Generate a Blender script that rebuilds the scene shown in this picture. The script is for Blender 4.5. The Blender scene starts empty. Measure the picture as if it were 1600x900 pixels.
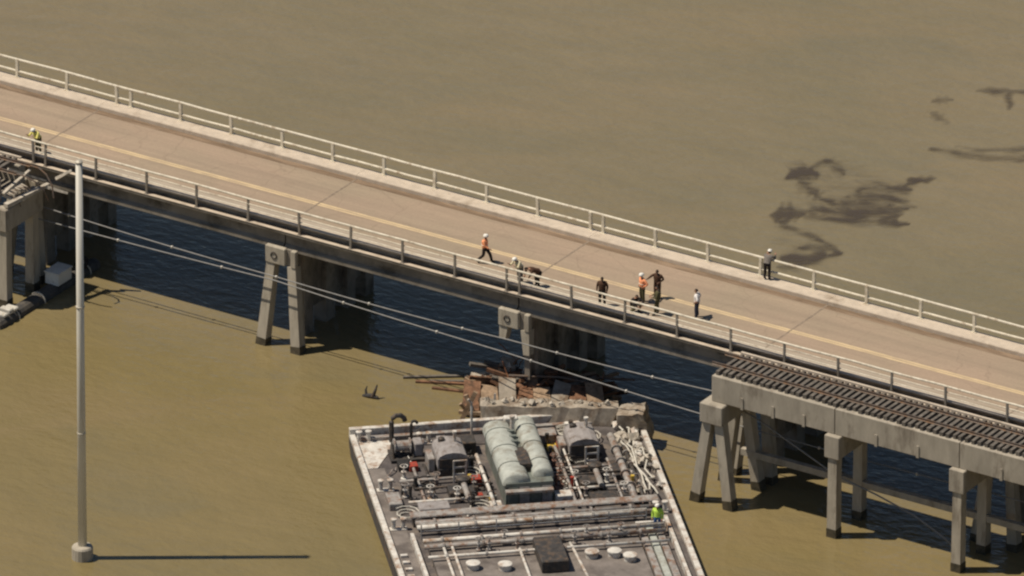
import bpy, bmesh, math, random
from mathutils import Vector, Matrix
R = math.radians
random.seed(7)

# ------------------------------------------------------------------ camera, sky, sun, exposure
scn = bpy.context.scene
col = scn.collection
YAW, PITCH, DIST = R(32.6), R(25.0), 800.0          # long lens from a helicopter
cam_d = bpy.data.cameras.new("camera")
cam_d.sensor_width = 36.0
cam_d.lens = 477.0
cam_d.clip_start, cam_d.clip_end = 10.0, 40000.0
cam = bpy.data.objects.new("camera", cam_d)
col.objects.link(cam)
cam.location = (390.59, -610.75, 345.82)
cam.rotation_euler = (R(90.0) - PITCH, 0.0, YAW)
scn.camera = cam

SUN_EL = R(63.0)
SUN_AZ = Vector((-0.8425, -0.5388, 0.0))            # horizontal direction towards the sun
world = bpy.data.worlds.new("World")
scn.world = world
world.use_nodes = True
wn = world.node_tree.nodes
wl = world.node_tree.links
sky = wn.new("ShaderNodeTexSky")
sky.sky_type = 'NISHITA'
sky.sun_disc = False
sky.sun_elevation = SUN_EL
sky.sun_rotation = math.atan2(SUN_AZ.x, SUN_AZ.y)
sky.air_density = 1.0
sky.dust_density = 0.4
sky.ozone_density = 2.0
bg = wn["Background"]
bg.inputs["Strength"].default_value = 0.055
wl.new(sky.outputs[0], bg.inputs["Color"])
sd = bpy.data.lights.new("sun", 'SUN')
sd.energy = 4.6
sd.angle = R(0.5)
sd.color = (1.0, 0.9, 0.76)
sun = bpy.data.objects.new("sun", sd)
col.objects.link(sun)
sun.rotation_euler = (-(SUN_AZ * math.cos(SUN_EL) + Vector((0, 0, math.sin(SUN_EL))))).to_track_quat('-Z', 'Y').to_euler()
sun.location = (-60, -40, 90)
scn.view_settings.view_transform = 'Standard'
scn.view_settings.look = 'None'
scn.view_settings.gamma = 1.0
scn.view_settings.exposure = 0.0
scn.view_settings.use_curve_mapping = False
scn.render.engine = 'CYCLES'
scn.cycles.pixel_filter_type = 'BLACKMAN_HARRIS'
scn.cycles.filter_width = 2.3

# ------------------------------------------------------------------ materials
MATS = {}
def mat(name, base, rough=0.8, var=0.25, scale=1.5, dirt=None, dirt_amt=0.0, dirt_scale=0.6, metal=0.0,
        stretch=(1, 1, 1), bump=0.0, spec=0.3):
    """procedural material: base colour, mottled by two noises, with worn patches of a dirt colour"""
    m = bpy.data.materials.new(name)
    m.use_nodes = True
    n, l = m.node_tree.nodes, m.node_tree.links
    b = n["Principled BSDF"]
    geo = n.new("ShaderNodeNewGeometry")
    mp = n.new("ShaderNodeMapping")
    mp.inputs["Scale"].default_value = stretch
    l.new(geo.outputs["Position"], mp.inputs["Vector"])
    n1 = n.new("ShaderNodeTexNoise")
    n1.inputs["Scale"].default_value = scale
    n1.inputs["Detail"].default_value = 6
    n1.inputs["Roughness"].default_value = 0.65
    l.new(mp.outputs[0], n1.inputs["Vector"])
    cr = n.new("ShaderNodeValToRGB")
    lo = [c * (1 - var) for c in base]
    hi = [min(1, c * (1 + var)) for c in base]
    cr.color_ramp.elements[0].color = (*lo, 1)
    cr.color_ramp.elements[0].position = 0.3
    cr.color_ramp.elements[1].color = (*hi, 1)
    cr.color_ramp.elements[1].position = 0.7
    l.new(n1.outputs["Fac"], cr.inputs["Fac"])
    out = cr.outputs["Color"]
    if dirt is not None:
        n2 = n.new("ShaderNodeTexNoise")
        n2.inputs["Scale"].default_value = dirt_scale
        n2.inputs["Detail"].default_value = 8
        n2.inputs["Roughness"].default_value = 0.7
        l.new(mp.outputs[0], n2.inputs["Vector"])
        r2 = n.new("ShaderNodeValToRGB")
        r2.color_ramp.elements[0].position = 0.62 - 0.3 * dirt_amt
        r2.color_ramp.elements[0].color = (0, 0, 0, 1)
        r2.color_ramp.elements[1].position = 0.78 - 0.25 * dirt_amt
        r2.color_ramp.elements[1].color = (1, 1, 1, 1)
        l.new(n2.outputs["Fac"], r2.inputs["Fac"])
        mx = n.new("ShaderNodeMix")
        mx.data_type = 'RGBA'
        l.new(r2.outputs["Color"], mx.inputs[0])
        l.new(out, mx.inputs[6])
        mx.inputs[7].default_value = (*dirt, 1)
        out = mx.outputs[2]
    l.new(out, b.inputs["Base Color"])
    b.inputs["Roughness"].default_value = rough
    b.inputs["Metallic"].default_value = metal
    b.inputs["Specular IOR Level"].default_value = spec
    if bump:
        bp = n.new("ShaderNodeBump")
        bp.inputs["Strength"].default_value = 0.5
        bp.inputs["Distance"].default_value = bump
        l.new(n1.outputs["Fac"], bp.inputs["Height"])
        l.new(bp.outputs[0], b.inputs["Normal"])
    MATS[name] = m
    return m

mat("concrete", (0.36, 0.32, 0.255), 0.9, 0.2, 1.2, (0.17, 0.14, 0.105), 0.35, 0.9, stretch=(1, 1, 0.35), bump=0.02)
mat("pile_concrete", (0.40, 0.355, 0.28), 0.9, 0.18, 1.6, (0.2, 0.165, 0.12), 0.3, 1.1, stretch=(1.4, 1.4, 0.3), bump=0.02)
mat("tide_band", (0.085, 0.07, 0.045), 0.7, 0.4, 3.0, (0.03, 0.03, 0.02), 0.5, 2.0)
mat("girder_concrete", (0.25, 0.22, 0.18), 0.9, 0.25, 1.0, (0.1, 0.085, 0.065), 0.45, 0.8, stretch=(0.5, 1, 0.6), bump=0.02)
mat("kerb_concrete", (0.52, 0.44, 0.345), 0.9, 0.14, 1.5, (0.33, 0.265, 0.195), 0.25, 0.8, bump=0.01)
mat("galvanised", (0.50, 0.46, 0.38), 0.55, 0.18, 4.0, (0.3, 0.22, 0.14), 0.2, 3.0, metal=0.25)
mat("post_grey", (0.27, 0.24, 0.2), 0.6, 0.2, 4.0, (0.2, 0.15, 0.1), 0.3, 3.0)
mat("rail_paint", (0.68, 0.62, 0.49), 0.55, 0.2, 3.0, (0.33, 0.25, 0.16), 0.3, 2.0)
mat("sleeper_wood", (0.125, 0.11, 0.092), 0.9, 0.4, 4.0, (0.2, 0.175, 0.145), 0.4, 3.0, bump=0.02)
mat("old_timber", (0.20, 0.105, 0.06), 0.9, 0.45, 3.0, (0.07, 0.045, 0.03), 0.5, 2.0, bump=0.02)
mat("pale_timber", (0.31, 0.22, 0.145), 0.9, 0.35, 3.0, (0.15, 0.1, 0.06), 0.4, 2.0, bump=0.02)
mat("rail_steel", (0.17, 0.135, 0.11), 0.6, 0.3, 5.0, (0.23, 0.13, 0.07), 0.5, 3.0, metal=0.5)
mat("rust_steel", (0.24, 0.105, 0.05), 0.8, 0.4, 5.0, (0.1, 0.05, 0.03), 0.5, 3.0)
mat("joint_rubber", (0.255, 0.2, 0.148), 0.9, 0.3, 4.0)
mat("black_cable", (0.24, 0.235, 0.225), 0.5, 0.2, 3.0)
mat("clip_metal", (0.55, 0.53, 0.48), 0.4, 0.2, 6.0, metal=0.4)
mat("pole_steel", (0.64, 0.61, 0.53), 0.5, 0.1, 0.8, (0.50, 0.43, 0.31), 0.2, 1.2, stretch=(2, 2, 0.3), metal=0.15)
mat("hull_paint", (0.055, 0.055, 0.06), 0.55, 0.3, 1.5, (0.14, 0.09, 0.06), 0.4, 1.0)
mat("deck_paint", (0.095, 0.083, 0.078), 0.75, 0.4, 1.3, (0.19, 0.155, 0.125), 0.4, 0.7, bump=0.01)
mat("trunk_paint", (0.19, 0.165, 0.145), 0.7, 0.3, 1.0, (0.1, 0.085, 0.075), 0.45, 0.6, bump=0.01)
mat("worn_white", (0.60, 0.57, 0.51), 0.6, 0.2, 2.0, (0.27, 0.155, 0.085), 0.45, 1.5)
mat("pipe_grey", (0.31, 0.29, 0.265), 0.5, 0.3, 2.5, (0.2, 0.105, 0.06), 0.5, 2.0)
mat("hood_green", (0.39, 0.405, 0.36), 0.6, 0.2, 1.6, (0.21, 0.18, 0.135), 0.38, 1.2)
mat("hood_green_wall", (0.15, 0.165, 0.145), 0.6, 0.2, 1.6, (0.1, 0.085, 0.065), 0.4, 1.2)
mat("engine_grey", (0.30, 0.275, 0.26), 0.55, 0.2, 2.5, (0.15, 0.115, 0.09), 0.35, 2.0)
mat("machine_dark", (0.05, 0.046, 0.043), 0.6, 0.4, 4.0, (0.13, 0.09, 0.06), 0.45, 3.0)
mat("valve_rust", (0.22, 0.12, 0.085), 0.7, 0.35, 4.0, (0.08, 0.05, 0.04), 0.4, 3.0)
mat("hose_black", (0.03, 0.028, 0.026), 0.6, 0.3, 5.0)
mat("paint_red", (0.35, 0.05, 0.03), 0.6, 0.3, 4.0, (0.16, 0.08, 0.05), 0.4, 3.0)
mat("paint_yellow", (0.55, 0.38, 0.06), 0.6, 0.25, 4.0, (0.2, 0.12, 0.06), 0.4, 3.0)
mat("rope_white", (0.55, 0.52, 0.45), 0.9, 0.25, 8.0, (0.35, 0.28, 0.2), 0.3, 4.0)
mat("wet_concrete", (0.34, 0.295, 0.235), 0.9, 0.3, 2.2, (0.17, 0.12, 0.08), 0.55, 1.0, bump=0.04)
mat("broken_concrete", (0.47, 0.42, 0.345), 0.95, 0.3, 3.0, (0.24, 0.19, 0.14), 0.35, 2.0, bump=0.05)
mat("tyre_black", (0.022, 0.021, 0.02), 0.85, 0.3, 5.0)
mat("fender_dark", (0.075, 0.07, 0.063), 0.75, 0.35, 2.0, (0.13, 0.11, 0.085), 0.4, 1.5, bump=0.02)
mat("box_white", (0.72, 0.70, 0.63), 0.6, 0.08, 3.0, (0.45, 0.4, 0.3), 0.15, 2.0)
mat("skin", (0.36, 0.2, 0.13), 0.6, 0.1, 8.0)
mat("skin_dark", (0.12, 0.065, 0.042), 0.6, 0.1, 8.0)
mat("hair_dark", (0.02, 0.015, 0.012), 0.7, 0.3, 20.0)
mat("helmet_white", (0.80, 0.77, 0.69), 0.35, 0.04, 6.0)
mat("boot_black", (0.02, 0.018, 0.016), 0.6, 0.3, 9.0)
mat("reflective_tape", (0.7, 0.68, 0.55), 0.3, 0.1, 8.0)
for nm, c in (("orange", (0.92, 0.34, 0.16)), ("hivis_yellow", (0.78, 0.70, 0.20)), ("lime", (0.50, 0.72, 0.10)), ("cream_cloth", (0.66, 0.58, 0.38)),
              ("brown_cloth", (0.075, 0.038, 0.022)), ("black_cloth", (0.028, 0.022, 0.02)), ("olive_cloth", (0.085, 0.075, 0.035)),
              ("white_cloth", (0.72, 0.68, 0.64)), ("navy_cloth", (0.035, 0.04, 0.06)), ("blue_cloth", (0.06, 0.14, 0.34)), ("grey_cloth", (0.17, 0.15, 0.13)),
              ("tan_cloth", (0.36, 0.27, 0.17))):
    mat(nm, c, 0.9, 0.18, 9.0)

# road surface: worn concrete with lengthwise wheel streaks, blotches and gutter grime
def road_material():
    m = bpy.data.materials.new("road_concrete")
    m.use_nodes = True
    n, l = m.node_tree.nodes, m.node_tree.links
    b = n["Principled BSDF"]
    geo = n.new("ShaderNodeNewGeometry")
    def noise(scale, stretch, detail=6, rough=0.6):
        mp = n.new("ShaderNodeMapping")
        mp.inputs["Scale"].default_value = stretch
        l.new(geo.outputs["Position"], mp.inputs["Vector"])
        t = n.new("ShaderNodeTexNoise")
        t.inputs["Scale"].default_value = scale
        t.inputs["Detail"].default_value = detail
        t.inputs["Roughness"].default_value = rough
        l.new(mp.outputs[0], t.inputs["Vector"])
        return t.outputs["Fac"]
    def ramp(f, p0, p1, c0, c1):
        r = n.new("ShaderNodeValToRGB")
        r.color_ramp.elements[0].position, r.color_ramp.elements[1].position = p0, p1
        r.color_ramp.elements[0].color, r.color_ramp.elements[1].color = (*c0, 1), (*c1, 1)
        l.new(f, r.inputs["Fac"])
        return r.outputs["Color"]
    def mix(f, a, c, mode='MIX'):
        x = n.new("ShaderNodeMix")
        x.data_type = 'RGBA'
        x.blend_type = mode
        if isinstance(f, float): x.inputs[0].default_value = f
        else: l.new(f, x.inputs[0])
        l.new(a, x.inputs[6])
        if isinstance(c, tuple): x.inputs[7].default_value = (*c, 1)
        else: l.new(c, x.inputs[7])
        return x.outputs[2]
    base = ramp(noise(0.12, (1, 1.6, 1)), 0.35, 0.65, (0.335, 0.266, 0.190), (0.372, 0.278, 0.202))
    streak = ramp(noise(1.6, (0.05, 1.0, 1), 5, 0.7), 0.3, 0.75, (0.84, 0.84, 0.84), (1.08, 1.07, 1.05))
    base = mix(1.0, base, streak, 'MULTIPLY')
    fine = ramp(noise(7.0, (1, 1, 1), 6, 0.75), 0.3, 0.72, (0.88, 0.88, 0.88), (1.08, 1.08, 1.07))
    base = mix(1.0, base, fine, 'MULTIPLY')
    blot = ramp(noise(0.5, (0.6, 1.0, 1), 8, 0.7), 0.6, 0.72, (0, 0, 0), (0.35, 0.35, 0.35))
    base = mix(blot, base, (0.215, 0.165, 0.115))
    # tyre tracks: four lengthwise wear bands, broken up by noise
    sx_ = n.new("ShaderNodeSeparateXYZ")
    l.new(geo.outputs["Position"], sx_.inputs[0])
    wv = n.new("ShaderNodeMath")
    wv.operation = 'SINE'
    ml = n.new("ShaderNodeMath")
    ml.operation = 'MULTIPLY'
    ml.inputs[1].default_value = 3.5
    l.new(sx_.outputs["Y"], ml.inputs[0])
    l.new(ml.outputs[0], wv.inputs[0])
    wr = ramp(wv.outputs[0], 0.0, 1.0, (0.0, 0.0, 0.0), (0.5, 0.5, 0.5))
    brk = ramp(noise(0.4, (0.12, 1, 1), 5, 0.6), 0.35, 0.7, (0, 0, 0), (0.7, 0.7, 0.7))
    trk = mix(1.0, wr, brk, 'MULTIPLY')
    base = mix(trk, base, (0.235, 0.185, 0.132))
    # cracks and tar-filled joints
    vo = n.new("ShaderNodeTexVoronoi")
    vo.feature = 'DISTANCE_TO_EDGE'
    vo.inputs["Scale"].default_value = 0.22
    wob = n.new("ShaderNodeVectorMath")
    wob.operation = 'ADD'
    nz = n.new("ShaderNodeTexNoise")
    nz.inputs["Scale"].default_value = 0.8
    l.new(geo.outputs["Position"], nz.inputs["Vector"])
    l.new(geo.outputs["Position"], wob.inputs[0])
    l.new(nz.outputs["Color"], wob.inputs[1])
    l.new(wob.outputs[0], vo.inputs["Vector"])
    crk = ramp(vo.outputs["Distance"], 0.0, 0.01, (0.28, 0.28, 0.28), (0, 0, 0))
    base = mix(crk, base, (0.16, 0.12, 0.085))
    l.new(base, b.inputs["Base Color"])
    b.inputs["Roughness"].default_value = 0.9
    b.inputs["Specular IOR Level"].default_value = 0.25
    MATS["road_concrete"] = m
road_material()
mat("gutter_grime", (0.18, 0.125, 0.08), 0.95, 0.3, 2.0, (0.30, 0.215, 0.145), 0.5, 0.9, stretch=(0.25, 2, 1))
mat("shoulder_concrete", (0.37, 0.31, 0.24), 0.9, 0.14, 2.0, (0.30, 0.235, 0.17), 0.4, 0.8, stretch=(0.25, 1.5, 1))
mat("line_yellow", (0.60, 0.455, 0.265), 0.8, 0.15, 3.0, (0.44, 0.33, 0.215), 0.5, 1.4, stretch=(0.4, 2, 1))

# muddy water
def water_material():
    m = bpy.data.materials.new("muddy_water")
    m.use_nodes = True
    n, l = m.node_tree.nodes, m.node_tree.links
    b = n["Principled BSDF"]
    geo = n.new("ShaderNodeNewGeometry")
    def noise(scale, stretch=(1, 1, 1), detail=5, rough=0.6, rot=0.0):
        mp = n.new("ShaderNodeMapping")
        mp.inputs["Scale"].default_value = stretch
        mp.inputs["Rotation"].default_value = (0, 0, rot)
        l.new(geo.outputs["Position"], mp.inputs["Vector"])
        t = n.new("ShaderNodeTexNoise")
        t.inputs["Scale"].default_value = scale
        t.inputs["Detail"].default_value = detail
        t.inputs["Roughness"].default_value = rough
        l.new(mp.outputs[0], t.inputs["Vector"])
        return t.outputs["Fac"]
    r1 = n.new("ShaderNodeValToRGB")
    r1.color_ramp.elements[0].position, r1.color_ramp.elements[1].position = 0.35, 0.68
    r1.color_ramp.elements[0].color = (0.185, 0.154, 0.088, 1)
    r1.color_ramp.elements[1].color = (0.212, 0.170, 0.099, 1)
    l.new(noise(0.035, (1, 1.8, 1), 5, 0.6, R(-20)), r1.inputs["Fac"])
    r2 = n.new("ShaderNodeValToRGB")
    r2.color_ramp.elements[0].position, r2.color_ramp.elements[1].position = 0.3, 0.7
    r2.color_ramp.elements[0].color = (0.93, 0.93, 0.93, 1)
    r2.color_ramp.elements[1].color = (1.05, 1.05, 1.05, 1)
    l.new(noise(0.35, (0.6, 2.0, 1), 7, 0.7, R(-32)), r2.inputs["Fac"])
    mx = n.new("ShaderNodeMix")
    mx.data_type = 'RGBA'
    mx.blend_type = 'MULTIPLY'
    mx.inputs[0].default_value = 1.0
    l.new(r1.outputs[0], mx.inputs[6])
    l.new(r2.outputs[0], mx.inputs[7])
    sp = n.new("ShaderNodeSeparateXYZ")
    l.new(geo.outputs["Position"], sp.inputs[0])
    sm = n.new("ShaderNodeMapRange")
    sm.interpolation_type = 'SMOOTHSTEP'
    sm.inputs["From Min"].default_value, sm.inputs["From Max"].default_value = 14.0, -8.0
    l.new(sp.outputs["Y"], sm.inputs["Value"])
    m3 = n.new("ShaderNodeMix")
    m3.data_type = 'RGBA'
    m3.blend_type = 'MULTIPLY'
    l.new(sm.outputs[0], m3.inputs[0])
    l.new(mx.outputs[2], m3.inputs[6])
    m3.inputs[7].default_value = (1.02, 0.97, 0.75, 1)
    def streaky(scale, st, rz, lo, hi, amount, colr, prev):
        ma = n.new("ShaderNodeMapping")
        ma.inputs["Rotation"].default_value = (0, 0, rz)
        mb_ = n.new("ShaderNodeMapping")
        mb_.inputs["Scale"].default_value = st
        l.new(geo.outputs["Position"], ma.inputs["Vector"])
        l.new(ma.outputs[0], mb_.inputs["Vector"])
        t = n.new("ShaderNodeTexNoise")
        t.inputs["Scale"].default_value = scale
        t.inputs["Detail"].default_value = 7
        t.inputs["Roughness"].default_value = 0.62
        t.inputs["Distortion"].default_value = 0.6
        l.new(mb_.outputs[0], t.inputs["Vector"])
        rr = n.new("ShaderNodeMapRange")
        rr.inputs["From Min"].default_value, rr.inputs["From Max"].default_value = lo, hi
        rr.inputs["To Max"].default_value = amount
        l.new(t.outputs["Fac"], rr.inputs["Value"])
        x = n.new("ShaderNodeMix")
        x.data_type = 'RGBA'
        l.new(rr.outputs[0], x.inputs[0])
        l.new(prev, x.inputs[6])
        x.inputs[7].default_value = (*colr, 1)
        return x.outputs[2]
    c_ = streaky(0.09, (0.35, 1.2, 1), R(-38), 0.5, 0.68, 0.45, (0.235, 0.175, 0.092), m3.outputs[2])
    c_ = streaky(0.13, (0.5, 1.1, 1), R(-15), 0.52, 0.7, 0.4, (0.150, 0.135, 0.085), c_)
    l.new(c_, b.inputs["Base Color"])
    b.inputs["Roughness"].default_value = 0.12
    b.inputs["IOR"].default_value = 1.33
    b.inputs["Specular IOR Level"].default_value = 0.5
    ad = n.new("ShaderNodeMath")
    ad.operation = 'ADD'
    l.new(noise(1.1, (1, 1.6, 1), 4, 0.55, R(-25)), ad.inputs[0])
    l.new(noise(0.25, (1, 1.5, 1), 3, 0.5, R(10)), ad.inputs[1])
    bp = n.new("ShaderNodeBump")
    bp.inputs["Strength"].default_value = 0.55
    bp.inputs["Distance"].default_value = 0.17
    l.new(ad.outputs[0], bp.inputs["Height"])
    l.new(bp.outputs[0], b.inputs["Normal"])
    MATS["muddy_water"] = m
water_material()

def slick_material():
    m = bpy.data.materials.new("oil_film")
    m.use_nodes = True
    n, l = m.node_tree.nodes, m.node_tree.links
    b = n["Principled BSDF"]
    out = n["Material Output"]
    b.inputs["Base Color"].default_value = (0.070, 0.055, 0.042, 1)
    b.inputs["Roughness"].default_value = 0.5
    b.inputs["Specular IOR Level"].default_value = 0.2
    at = n.new("ShaderNodeAttribute")
    at.attribute_name = "film_thickness"
    geo = n.new("ShaderNodeNewGeometry")
    mp = n.new("ShaderNodeMapping")
    mp.inputs["Rotation"].default_value = (0, 0, R(-32.6))
    l.new(geo.outputs["Position"], mp.inputs["Vector"])
    m2 = n.new("ShaderNodeMapping")
    m2.inputs["Scale"].default_value = (0.5, 1.0, 1)
    l.new(mp.outputs[0], m2.inputs["Vector"])
    mp = m2
    t = n.new("ShaderNodeTexNoise")
    t.inputs["Scale"].default_value = 1.5
    t.inputs["Distortion"].default_value = 0.8
    t.inputs["Detail"].default_value = 6
    t.inputs["Roughness"].default_value = 0.6
    l.new(mp.outputs[0], t.inputs["Vector"])
    # film breaks up where the streaky noise eats into its thin edges
    def math_(op, a, c, clamp=False):
        q = n.new("ShaderNodeMath")
        q.operation = op
        q.use_clamp = clamp
        l.new(a, q.inputs[0])
        if isinstance(c, float): q.inputs[1].default_value = c
        else: l.new(c, q.inputs[1])
        return q.outputs[0]
    e = math_('MULTIPLY', math_('SUBTRACT', t.outputs["Fac"], 0.5), 2.4)
    e = math_('ADD', math_('MULTIPLY', at.outputs["Fac"], 1.55), math_('MULTIPLY', e, math_('ADD', at.outputs["Fac"], 0.12)))
    e = math_('SUBTRACT', e, 0.10)
    t2 = n.new("ShaderNodeTexNoise")
    t2.inputs["Scale"].default_value = 0.8
    t2.inputs["Detail"].default_value = 5
    t2.inputs["Distortion"].default_value = 1.2
    l.new(mp.outputs[0], t2.inputs["Vector"])
    thin = n.new("ShaderNodeMapRange")
    thin.inputs["From Min"].default_value, thin.inputs["From Max"].default_value = 0.36, 0.62
    thin.inputs["To Min"].default_value, thin.inputs["To Max"].default_value = 0.3, 0.86
    l.new(t2.outputs["Fac"], thin.inputs["Value"])
    mu = math_('MULTIPLY', math_('MULTIPLY', e, 0.85, True), thin.outputs[0])
    tr = n.new("ShaderNodeBsdfTransparent")
    ms = n.new("ShaderNodeMixShader")
    l.new(mu, ms.inputs[0])
    l.new(tr.outputs[0], ms.inputs[1])
    l.new(b.outputs[0], ms.inputs[2])
    l.new(ms.outputs[0], out.inputs["Surface"])
    MATS["oil_film"] = m
slick_material()

# ------------------------------------------------------------------ mesh helpers
class MB:
    """collects boxes, bars and tubes; build() links them as ONE mesh object"""
    def __init__(s):
        s.v, s.f, s.mi = [], [], []
    def add(s, vs, fs, mi=0):
        o = len(s.v)
        s.v += [tuple(p) for p in vs]
        s.f += [tuple(i + o for i in f) for f in fs]
        s.mi += [mi] * len(fs)
        return s
    def box(s, x0, x1, y0, y1, z0, z1, mi=0):
        return s.add([(x0, y0, z0), (x1, y0, z0), (x1, y1, z0), (x0, y1, z0), (x0, y0, z1), (x1, y0, z1), (x1, y1, z1), (x0, y1, z1)],
                     [(0, 3, 2, 1), (4, 5, 6, 7), (0, 1, 5, 4), (1, 2, 6, 5), (2, 3, 7, 6), (3, 0, 4, 7)], mi)
    def frustum(s, a, b, wa, wb, mi=0, ax=None):
        """square bar from a to b, widths (wx, wy) at each end"""
        a, b = Vector(a), Vector(b)
        d = (b - a).normalized()
        if ax is None:
            ax = Vector((1, 0, 0)) if abs(d.x) < 0.9 else Vector((0, 1, 0))
        ax = (Vector(ax) - d * d.dot(Vector(ax))).normalized()
        ay = d.cross(ax)
        vs = []
        for p, (wx, wy) in ((a, wa), (b, wb)):
            vs += [p - ax * wx / 2 - ay * wy / 2, p + ax * wx / 2 - ay * wy / 2, p + ax * wx / 2 + ay * wy / 2, p - ax * wx / 2 + ay * wy / 2]
        return s.add(vs, [(0, 3, 2, 1), (4, 5, 6, 7), (0, 1, 5, 4), (1, 2, 6, 5), (2, 3, 7, 6), (3, 0, 4, 7)], mi)
    def bar(s, a, b, w, h=None, mi=0, ax=None):
        h = w if h is None else h
        return s.frustum(a, b, (w, h), (w, h), mi, ax)
    def tube(s, pts, r, n=8, mi=0, closed=False):
        pts = [Vector(p) for p in pts]
        rs = r if isinstance(r, (list, tuple)) else [r] * len(pts)
        rings = []
        for i, p in enumerate(pts):
            if closed: d = pts[(i + 1) % len(pts)] - pts[i - 1]
            else: d = pts[min(i + 1, len(pts) - 1)] - pts[max(i - 1, 0)]
            d = d.normalized() if d.length > 1e-9 else Vector((0, 0, 1))
            ax = Vector((0, 0, 1)) if abs(d.z) < 0.9 else Vector((1, 0, 0))
            u = d.cross(ax).normalized()
            w = u.cross(d)
            rings.append([p + (u * math.cos(2 * math.pi * k / n) + w * math.sin(2 * math.pi * k / n)) * rs[i] for k in range(n)])
        vs = [q for ring in rings for q in ring]
        m = len(rings)
        fs = []
        for i in range(m if closed else m - 1):
            j = (i + 1) % m
            fs += [(i * n + k, i * n + (k + 1) % n, j * n + (k + 1) % n, j * n + k) for k in range(n)]
        if not closed:
            fs += [tuple(range(n))[::-1], tuple((m - 1) * n + k for k in range(n))]
        return s.add(vs, fs, mi)
    def lathe(s, c, prof, n=14, mi=0):
        """profile [(radius, z)] turned about the vertical through c"""
        c = Vector(c)
        vs = [c + Vector((r * math.cos(2 * math.pi * k / n), r * math.sin(2 * math.pi * k / n), z)) for r, z in prof for k in range(n)]
        fs = []
        for i in range(len(prof) - 1):
            fs += [(i * n + k, i * n + (k + 1) % n, (i + 1) * n + (k + 1) % n, (i + 1) * n + k) for k in range(n)]
        fs += [tuple(range(n))[::-1], tuple((len(prof) - 1) * n + k for k in range(n))]
        return s.add(vs, fs, mi)
    def prism(s, prof, y0, y1, mi=0, axis='y'):
        """profile of (a, z) points pushed from y0 to y1 along an axis"""
        n = len(prof)
        if axis == 'y': vs = [(a, y0, z) for a, z in prof] + [(a, y1, z) for a, z in prof]
        else: vs = [(y0, a, z) for a, z in prof] + [(y1, a, z) for a, z in prof]
        fs = [tuple(range(n)), tuple(range(n, 2 * n))[::-1]] + [(i, i + n, (i + 1) % n + n, (i + 1) % n) for i in range(n)]
        return s.add(vs, fs, mi)
    def build(s, name, mats, parent=None, smooth=False, bevel=0.0):
        me = bpy.data.meshes.new(name)
        me.from_pydata(s.v, [], s.f)
        if isinstance(mats, str): mats = [mats]
        for k in mats: me.materials.append(MATS[k])
        me.polygons.foreach_set("material_index", s.mi)
        bm = bmesh.new()
        bm.from_mesh(me)
        bmesh.ops.recalc_face_normals(bm, faces=bm.faces)
        if bevel:
            es = [e for e in bm.edges if len(e.link_faces) == 2 and e.calc_face_angle(0) > 0.5]
            bmesh.ops.bevel(bm, geom=es, offset=bevel, segments=1, affect='EDGES', clamp_overlap=True)
        bm.to_mesh(me)
        bm.free()
        if smooth:
            me.polygons.foreach_set("use_smooth", [True] * len(me.polygons))
        return obj(name, me, parent)

def obj(name, me, parent=None, loc=None, rot=None):
    o = bpy.data.objects.new(name, me)
    col.objects.link(o)
    if parent is not None: o.parent = parent
    if loc is not None: o.location = loc
    if rot is not None: o.rotation_euler = rot
    return o

def tag(o, label=None, cat=None, group=None, kind=None):
    if label: o["label"] = label
    if cat: o["category"] = cat
    if group: o["group"] = group
    if kind: o["kind"] = kind
    return o

def thing(name, label, cat, loc=(0, 0, 0), rotz=0.0, group=None):
    o = bpy.data.objects.new(name, None)
    o.empty_display_size = 0.3
    col.objects.link(o)
    o.location = loc
    o.rotation_euler = (0, 0, rotz)
    return tag(o, label, cat, group)

# ------------------------------------------------------------------ water
w = MB()
cuts = [-20000.0, -3000.0, -600.0] + [-200.0 + 25.0 * k for k in range(17)] + [600.0, 3000.0, 20000.0]
nc = len(cuts)
w.add([(a, b, 0) for b in cuts for a in cuts], [(j * nc + i, j * nc + i + 1, (j + 1) * nc + i + 1, (j + 1) * nc + i) for j in range(nc - 1) for i in range(nc - 1)])
tag(w.build("water", "muddy_water"), kind="structure")

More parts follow.
